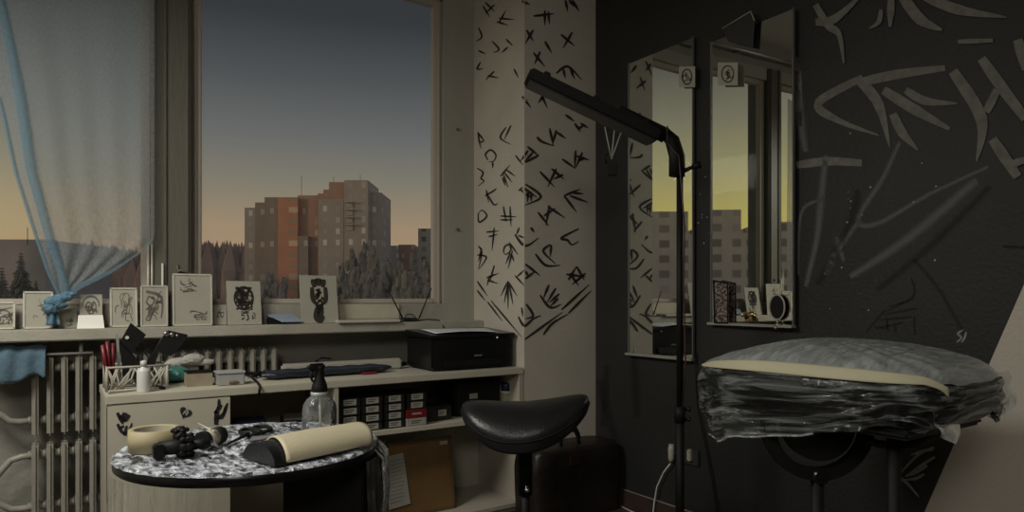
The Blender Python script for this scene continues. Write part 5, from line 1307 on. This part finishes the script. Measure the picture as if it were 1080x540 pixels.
# buildings only visible in the mirrors (towards the left of the window)
def mirr(px, py, d):
    p = at(px, py, d); return Vector((2 * WX - p.x, p.y, p.z))
pb_ = thing('panel_block', mirr(710, HZ, 150), 'long pale stepped panel block outside, seen only in the two wall mirrors', 'building'); pb_.location.z = GR
F_pale = facade('pale_panel_facade', (.72, .68, .63), (.58, .55, .52), .22, .30, frac=.5)  # pale panels, brightened further so the block looks hazy
def mslab(x0, x1, yt, d, dep):
    A, B = mirr(x0, HZ, d), mirr(x1, HZ, d); zt = EYE + (HZ - yt) / FPX * d; c = (A + B) / 2; dr = (B - A).normalized(); n = Vector((-dr.y, dr.x, 0))
    if n.y < 0: n = -n
    c += n * dep / 2; b = MB(); b.box((c.x, c.y, (zt + GR) / 2), ((B - A).length, dep, zt - GR), Matrix((dr, n, Vector((0, 0, 1)))).transposed())
    link('wing', b, F_pale, pb_)
for a_ in ((560, 726, 223, 150, 14), (726, 738, 247, 150, 12), (738, 756, 239, 150, 12), (756, 900, 236, 150, 12)): mslab(*a_)
# trees
M_leaf = mat('hazy_winter_foliage', (.20, .21, .21), .95, var=.3, scale=1.2)  # foliage greyed and lightened: distance haze is put into the colour
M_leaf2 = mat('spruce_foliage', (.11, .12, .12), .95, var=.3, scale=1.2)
M_bark = mat('tree_bark', (.08, .07, .06), .9)
def tree(px, ytop, d, wpx, label, seed, m=None):
    r = random.Random(seed); base = at(px, HZ, d); base.z = GR; H_ = EYE + (HZ - ytop) / FPX * d - GR; W_ = wpx / FPX * d / 2
    t = thing('tree', base, label, 'tree', 'trees below the towers')
    b = MB(); b.tube([base, base + Vector((0, 0, H_ * .6))], [W_ * .08 + .1, .08], 7); link('trunk', b, M_bark, t)
    b = MB()
    for k in range(44):
        f = .50 + .48 * (k / 43); rr_ = W_ * math.sin(PI * min(1, (f - .15) / .9)) ** .7
        a = r.uniform(0, 2 * PI); q = r.uniform(0, .7) * rr_
        b.ball(base + Vector((q * math.cos(a), q * math.sin(a), H_ * f)), W_ * r.uniform(.17, .32) * (1 - 1.6 * max(0, f - .7)), 2, (1, 1, 2.6), .3, r)
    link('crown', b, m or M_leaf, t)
pos = ['far left', 'left']
for i, (px, yt, d, w, lb) in enumerate([(283, 288, 95, 24, 'dark rounded tree before the left end of the towers'), (300, 294, 90, 22, 'low tree behind the towers\' foot, right of the rounded tree'), (268, 296, 96, 20, 'small tree at the left foot of the towers'),
        (372, 262, 100, 20, 'tall narrow tree before the grey middle tower'), (384, 256, 98, 18, 'tallest tree before the right end of the towers'), (394, 262, 99, 20, 'tree in front of the rightmost tower wing'), (360, 278, 92, 20, 'tree left of the tall narrow tree, behind the black figure drawing'),
        (408, 274, 104, 22, 'tree between the towers and the pink block'), (422, 277, 108, 22, 'tree in front of the pink low block'), (436, 268, 106, 20, 'tree left of the narrow grey tower'), (450, 276, 104, 22, 'tree at the foot of the narrow grey tower'), (335, 300, 88, 26, 'low tree half behind the black figure drawing'), (428, 292, 70, 40, 'low wide tree above the router antennas')]):
    tree(px, yt, d + [0, 17, -15][i % 3], w * 1.45, lb, 40 + i)
def spruce(px, ytop, d, wpx, label, seed):
    r = random.Random(seed); base = at(px, HZ, d); base.z = GR; H_ = EYE + (HZ - ytop) / FPX * d - GR; W_ = wpx / FPX * d / 2
    t = thing('spruce', base, label, 'tree', None)
    b = MB(); b.tube([base, base + Vector((0, 0, H_ * .97))], [.25, .04], 7); link('trunk', b, M_bark, t)
    b = MB(); n = 58
    for k in range(n):
        f = .35 + .635 * k / (n - 1); R_ = W_ * (1 - f) * 1.9 * r.uniform(.6, 1.1) + .05
        for j in range(11):
            a = j * 2 * PI / 11 + k * .7 + r.uniform(-.2, .2); o_ = Vector((math.cos(a), math.sin(a), 0)); rr_ = R_ * r.uniform(.6, 1.1)
            c = base + Vector((0, 0, H_ * f))
            b.tube([c, c + o_ * rr_ * .5 + Vector((0, 0, -.05 * rr_)), c + o_ * rr_ + Vector((0, 0, -.35 * rr_))], [.05 + .10 * rr_, .04 + .15 * rr_, .03], 5)
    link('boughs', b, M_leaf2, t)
spruce(22, 264, 60, 92, 'tall pointed spruce in front of the flat grey building', 61)
spruce(2, 279, 48, 80, 'shorter spruce left of the tall pointed one', 62)
spruce(38, 294, 76, 60, 'smallest spruce right of the tall one', 63)
# forest ridge on the horizon: uncountable
b = MB(); r = random.Random(77)
for k in range(420):
    px = r.uniform(60, 262); d = r.uniform(300, 380); yt = 262 + 4 * math.sin(px * .05) + r.uniform(0, 5) - (3 if px > 215 else 0)
    p = at(px, HZ, d); zt = EYE + (HZ - yt) / FPX * d; p.z = (zt + GR - 3) / 2
    b.ball(p, 5, 1, (1, 1, (zt - GR + 3) / 10), .12, r)
for k in range(160):
    px = r.uniform(400, 470); d = r.uniform(300, 380); p = at(px, HZ, d); zt = EYE + (HZ - 270 - r.uniform(0, 5)) / FPX * d; p.z = (zt + GR - 3) / 2; b.ball(p, 5, 1, (1, 1, (zt - GR + 3) / 10), .12, r)
tag(link('distant_forest', b, mat('hazy_brown_forest', (.30, .24, .23), .95, var=.2, scale=.05)), 'distant brown forest along the horizon', 'forest', kind='stuff')  # forest brown lightened, the haze is part of its colour
# ------------------------------------------------------------------ light
w = bpy.data.worlds.new('dusk_sky'); S.world = w; w.use_nodes = True; nt = w.node_tree; N = nt.nodes; L = nt.links
bg = N['Background']; tc = N.new('ShaderNodeTexCoord'); sp = N.new('ShaderNodeSeparateXYZ'); L.new(tc.outputs['Generated'], sp.inputs[0])
def ramp(stops):
    r = N.new('ShaderNodeValToRGB'); e = r.color_ramp.elements
    while len(e) < len(stops): e.new(.5)
    for k, (p, c) in enumerate(stops): e[k].position = p; e[k].color = (*c, 1)
    L.new(sp.outputs['Z'], r.inputs['Fac']); return r
rE = ramp([(0.0, (.36, .25, .17)), (.06, (.36, .25, .16)), (.10, (.33, .245, .155)), (.16, (.21, .195, .15)), (.225, (.135, .14, .138)), (.30, (.075, .082, .086)), (.37, (.036, .041, .044)), (.46, (.03, .034, .038)), (.62, (.16, .18, .21)), (1, (.17, .19, .22))])
rW = ramp([(0.0, (.52, .43, .14)), (.06, (.55, .46, .13)), (.12, (.50, .43, .14)), (.18, (.36, .33, .17)), (.25, (.22, .21, .15)), (.33, (.09, .09, .08)), (.42, (.04, .043, .045)), (.46, (.035, .038, .04)), (.62, (.16, .18, .21)), (1, (.17, .19, .22))])
mr = N.new('ShaderNodeMapRange'); mr.inputs['From Min'].default_value = -.75; mr.inputs['From Max'].default_value = .1; mr.inputs['To Min'].default_value = 1; mr.inputs['To Max'].default_value = 0
L.new(sp.outputs['X'], mr.inputs['Value'])
mx = N.new('ShaderNodeMix'); mx.data_type = 'RGBA'; L.new(mr.outputs[0], mx.inputs['Factor']); L.new(rE.outputs[0], mx.inputs['A']); L.new(rW.outputs[0], mx.inputs['B'])
L.new(mx.outputs['Result'], bg.inputs['Color']); bg.inputs['Strength'].default_value = 1.0

def area(name, loc, target, size, power, col):
    l = bpy.data.lights.new(name, 'AREA'); l.shape = 'RECTANGLE'; l.size, l.size_y = size; l.energy = power; l.color = col; l.spread = math.radians(140)
    o = bpy.data.objects.new(name, l); COL.objects.link(o); o.location = loc
    o.rotation_euler = (Vector(target) - Vector(loc)).to_track_quat('-Z', 'Y').to_euler(); return o
area('room_lamp', (-.95, 2.35, 2.75), (.2, 2.75, .2), (1.0, .7), 40, (1, .965, .87))
area('fill_light', (-1.4, -1.1, 2.9), (1.6, 1.5, .5), (1.2, .8), 23, (1, .96, .88))  # unseen fill added to light the couch side
sl = bpy.data.lights.new('low_sun', 'SUN'); sl.energy = .38; sl.color = (1, .60, .42); sl.angle = math.radians(2)
so = bpy.data.objects.new('low_sun', sl); COL.objects.link(so); so.rotation_euler = (FW * .75 + RT * .8 + Vector((0, 0, -.10))).to_track_quat('-Z', 'Y').to_euler()

# ------------------------------------------------------------------ camera and view
cam = bpy.data.cameras.new('camera'); co = bpy.data.objects.new('camera', cam); COL.objects.link(co)
cam.sensor_width = 36; cam.lens = FPX / 1080 * 36; cam.shift_y = (HZ - 270) / 1080; cam.clip_end = 2000; cam.clip_start = .05
co.location = (0, 0, EYE); co.rotation_euler = (PI / 2, 0, -YAW)
S.camera = co
S.view_settings.view_transform = 'Standard'; S.view_settings.look = 'None'; S.view_settings.exposure = 0; S.view_settings.gamma = 1
S.view_settings.use_curve_mapping = False
S.cycles.max_bounces = 10; S.cycles.transparent_max_bounces = 16
try: S.cycles.use_denoising = True
except Exception: pass
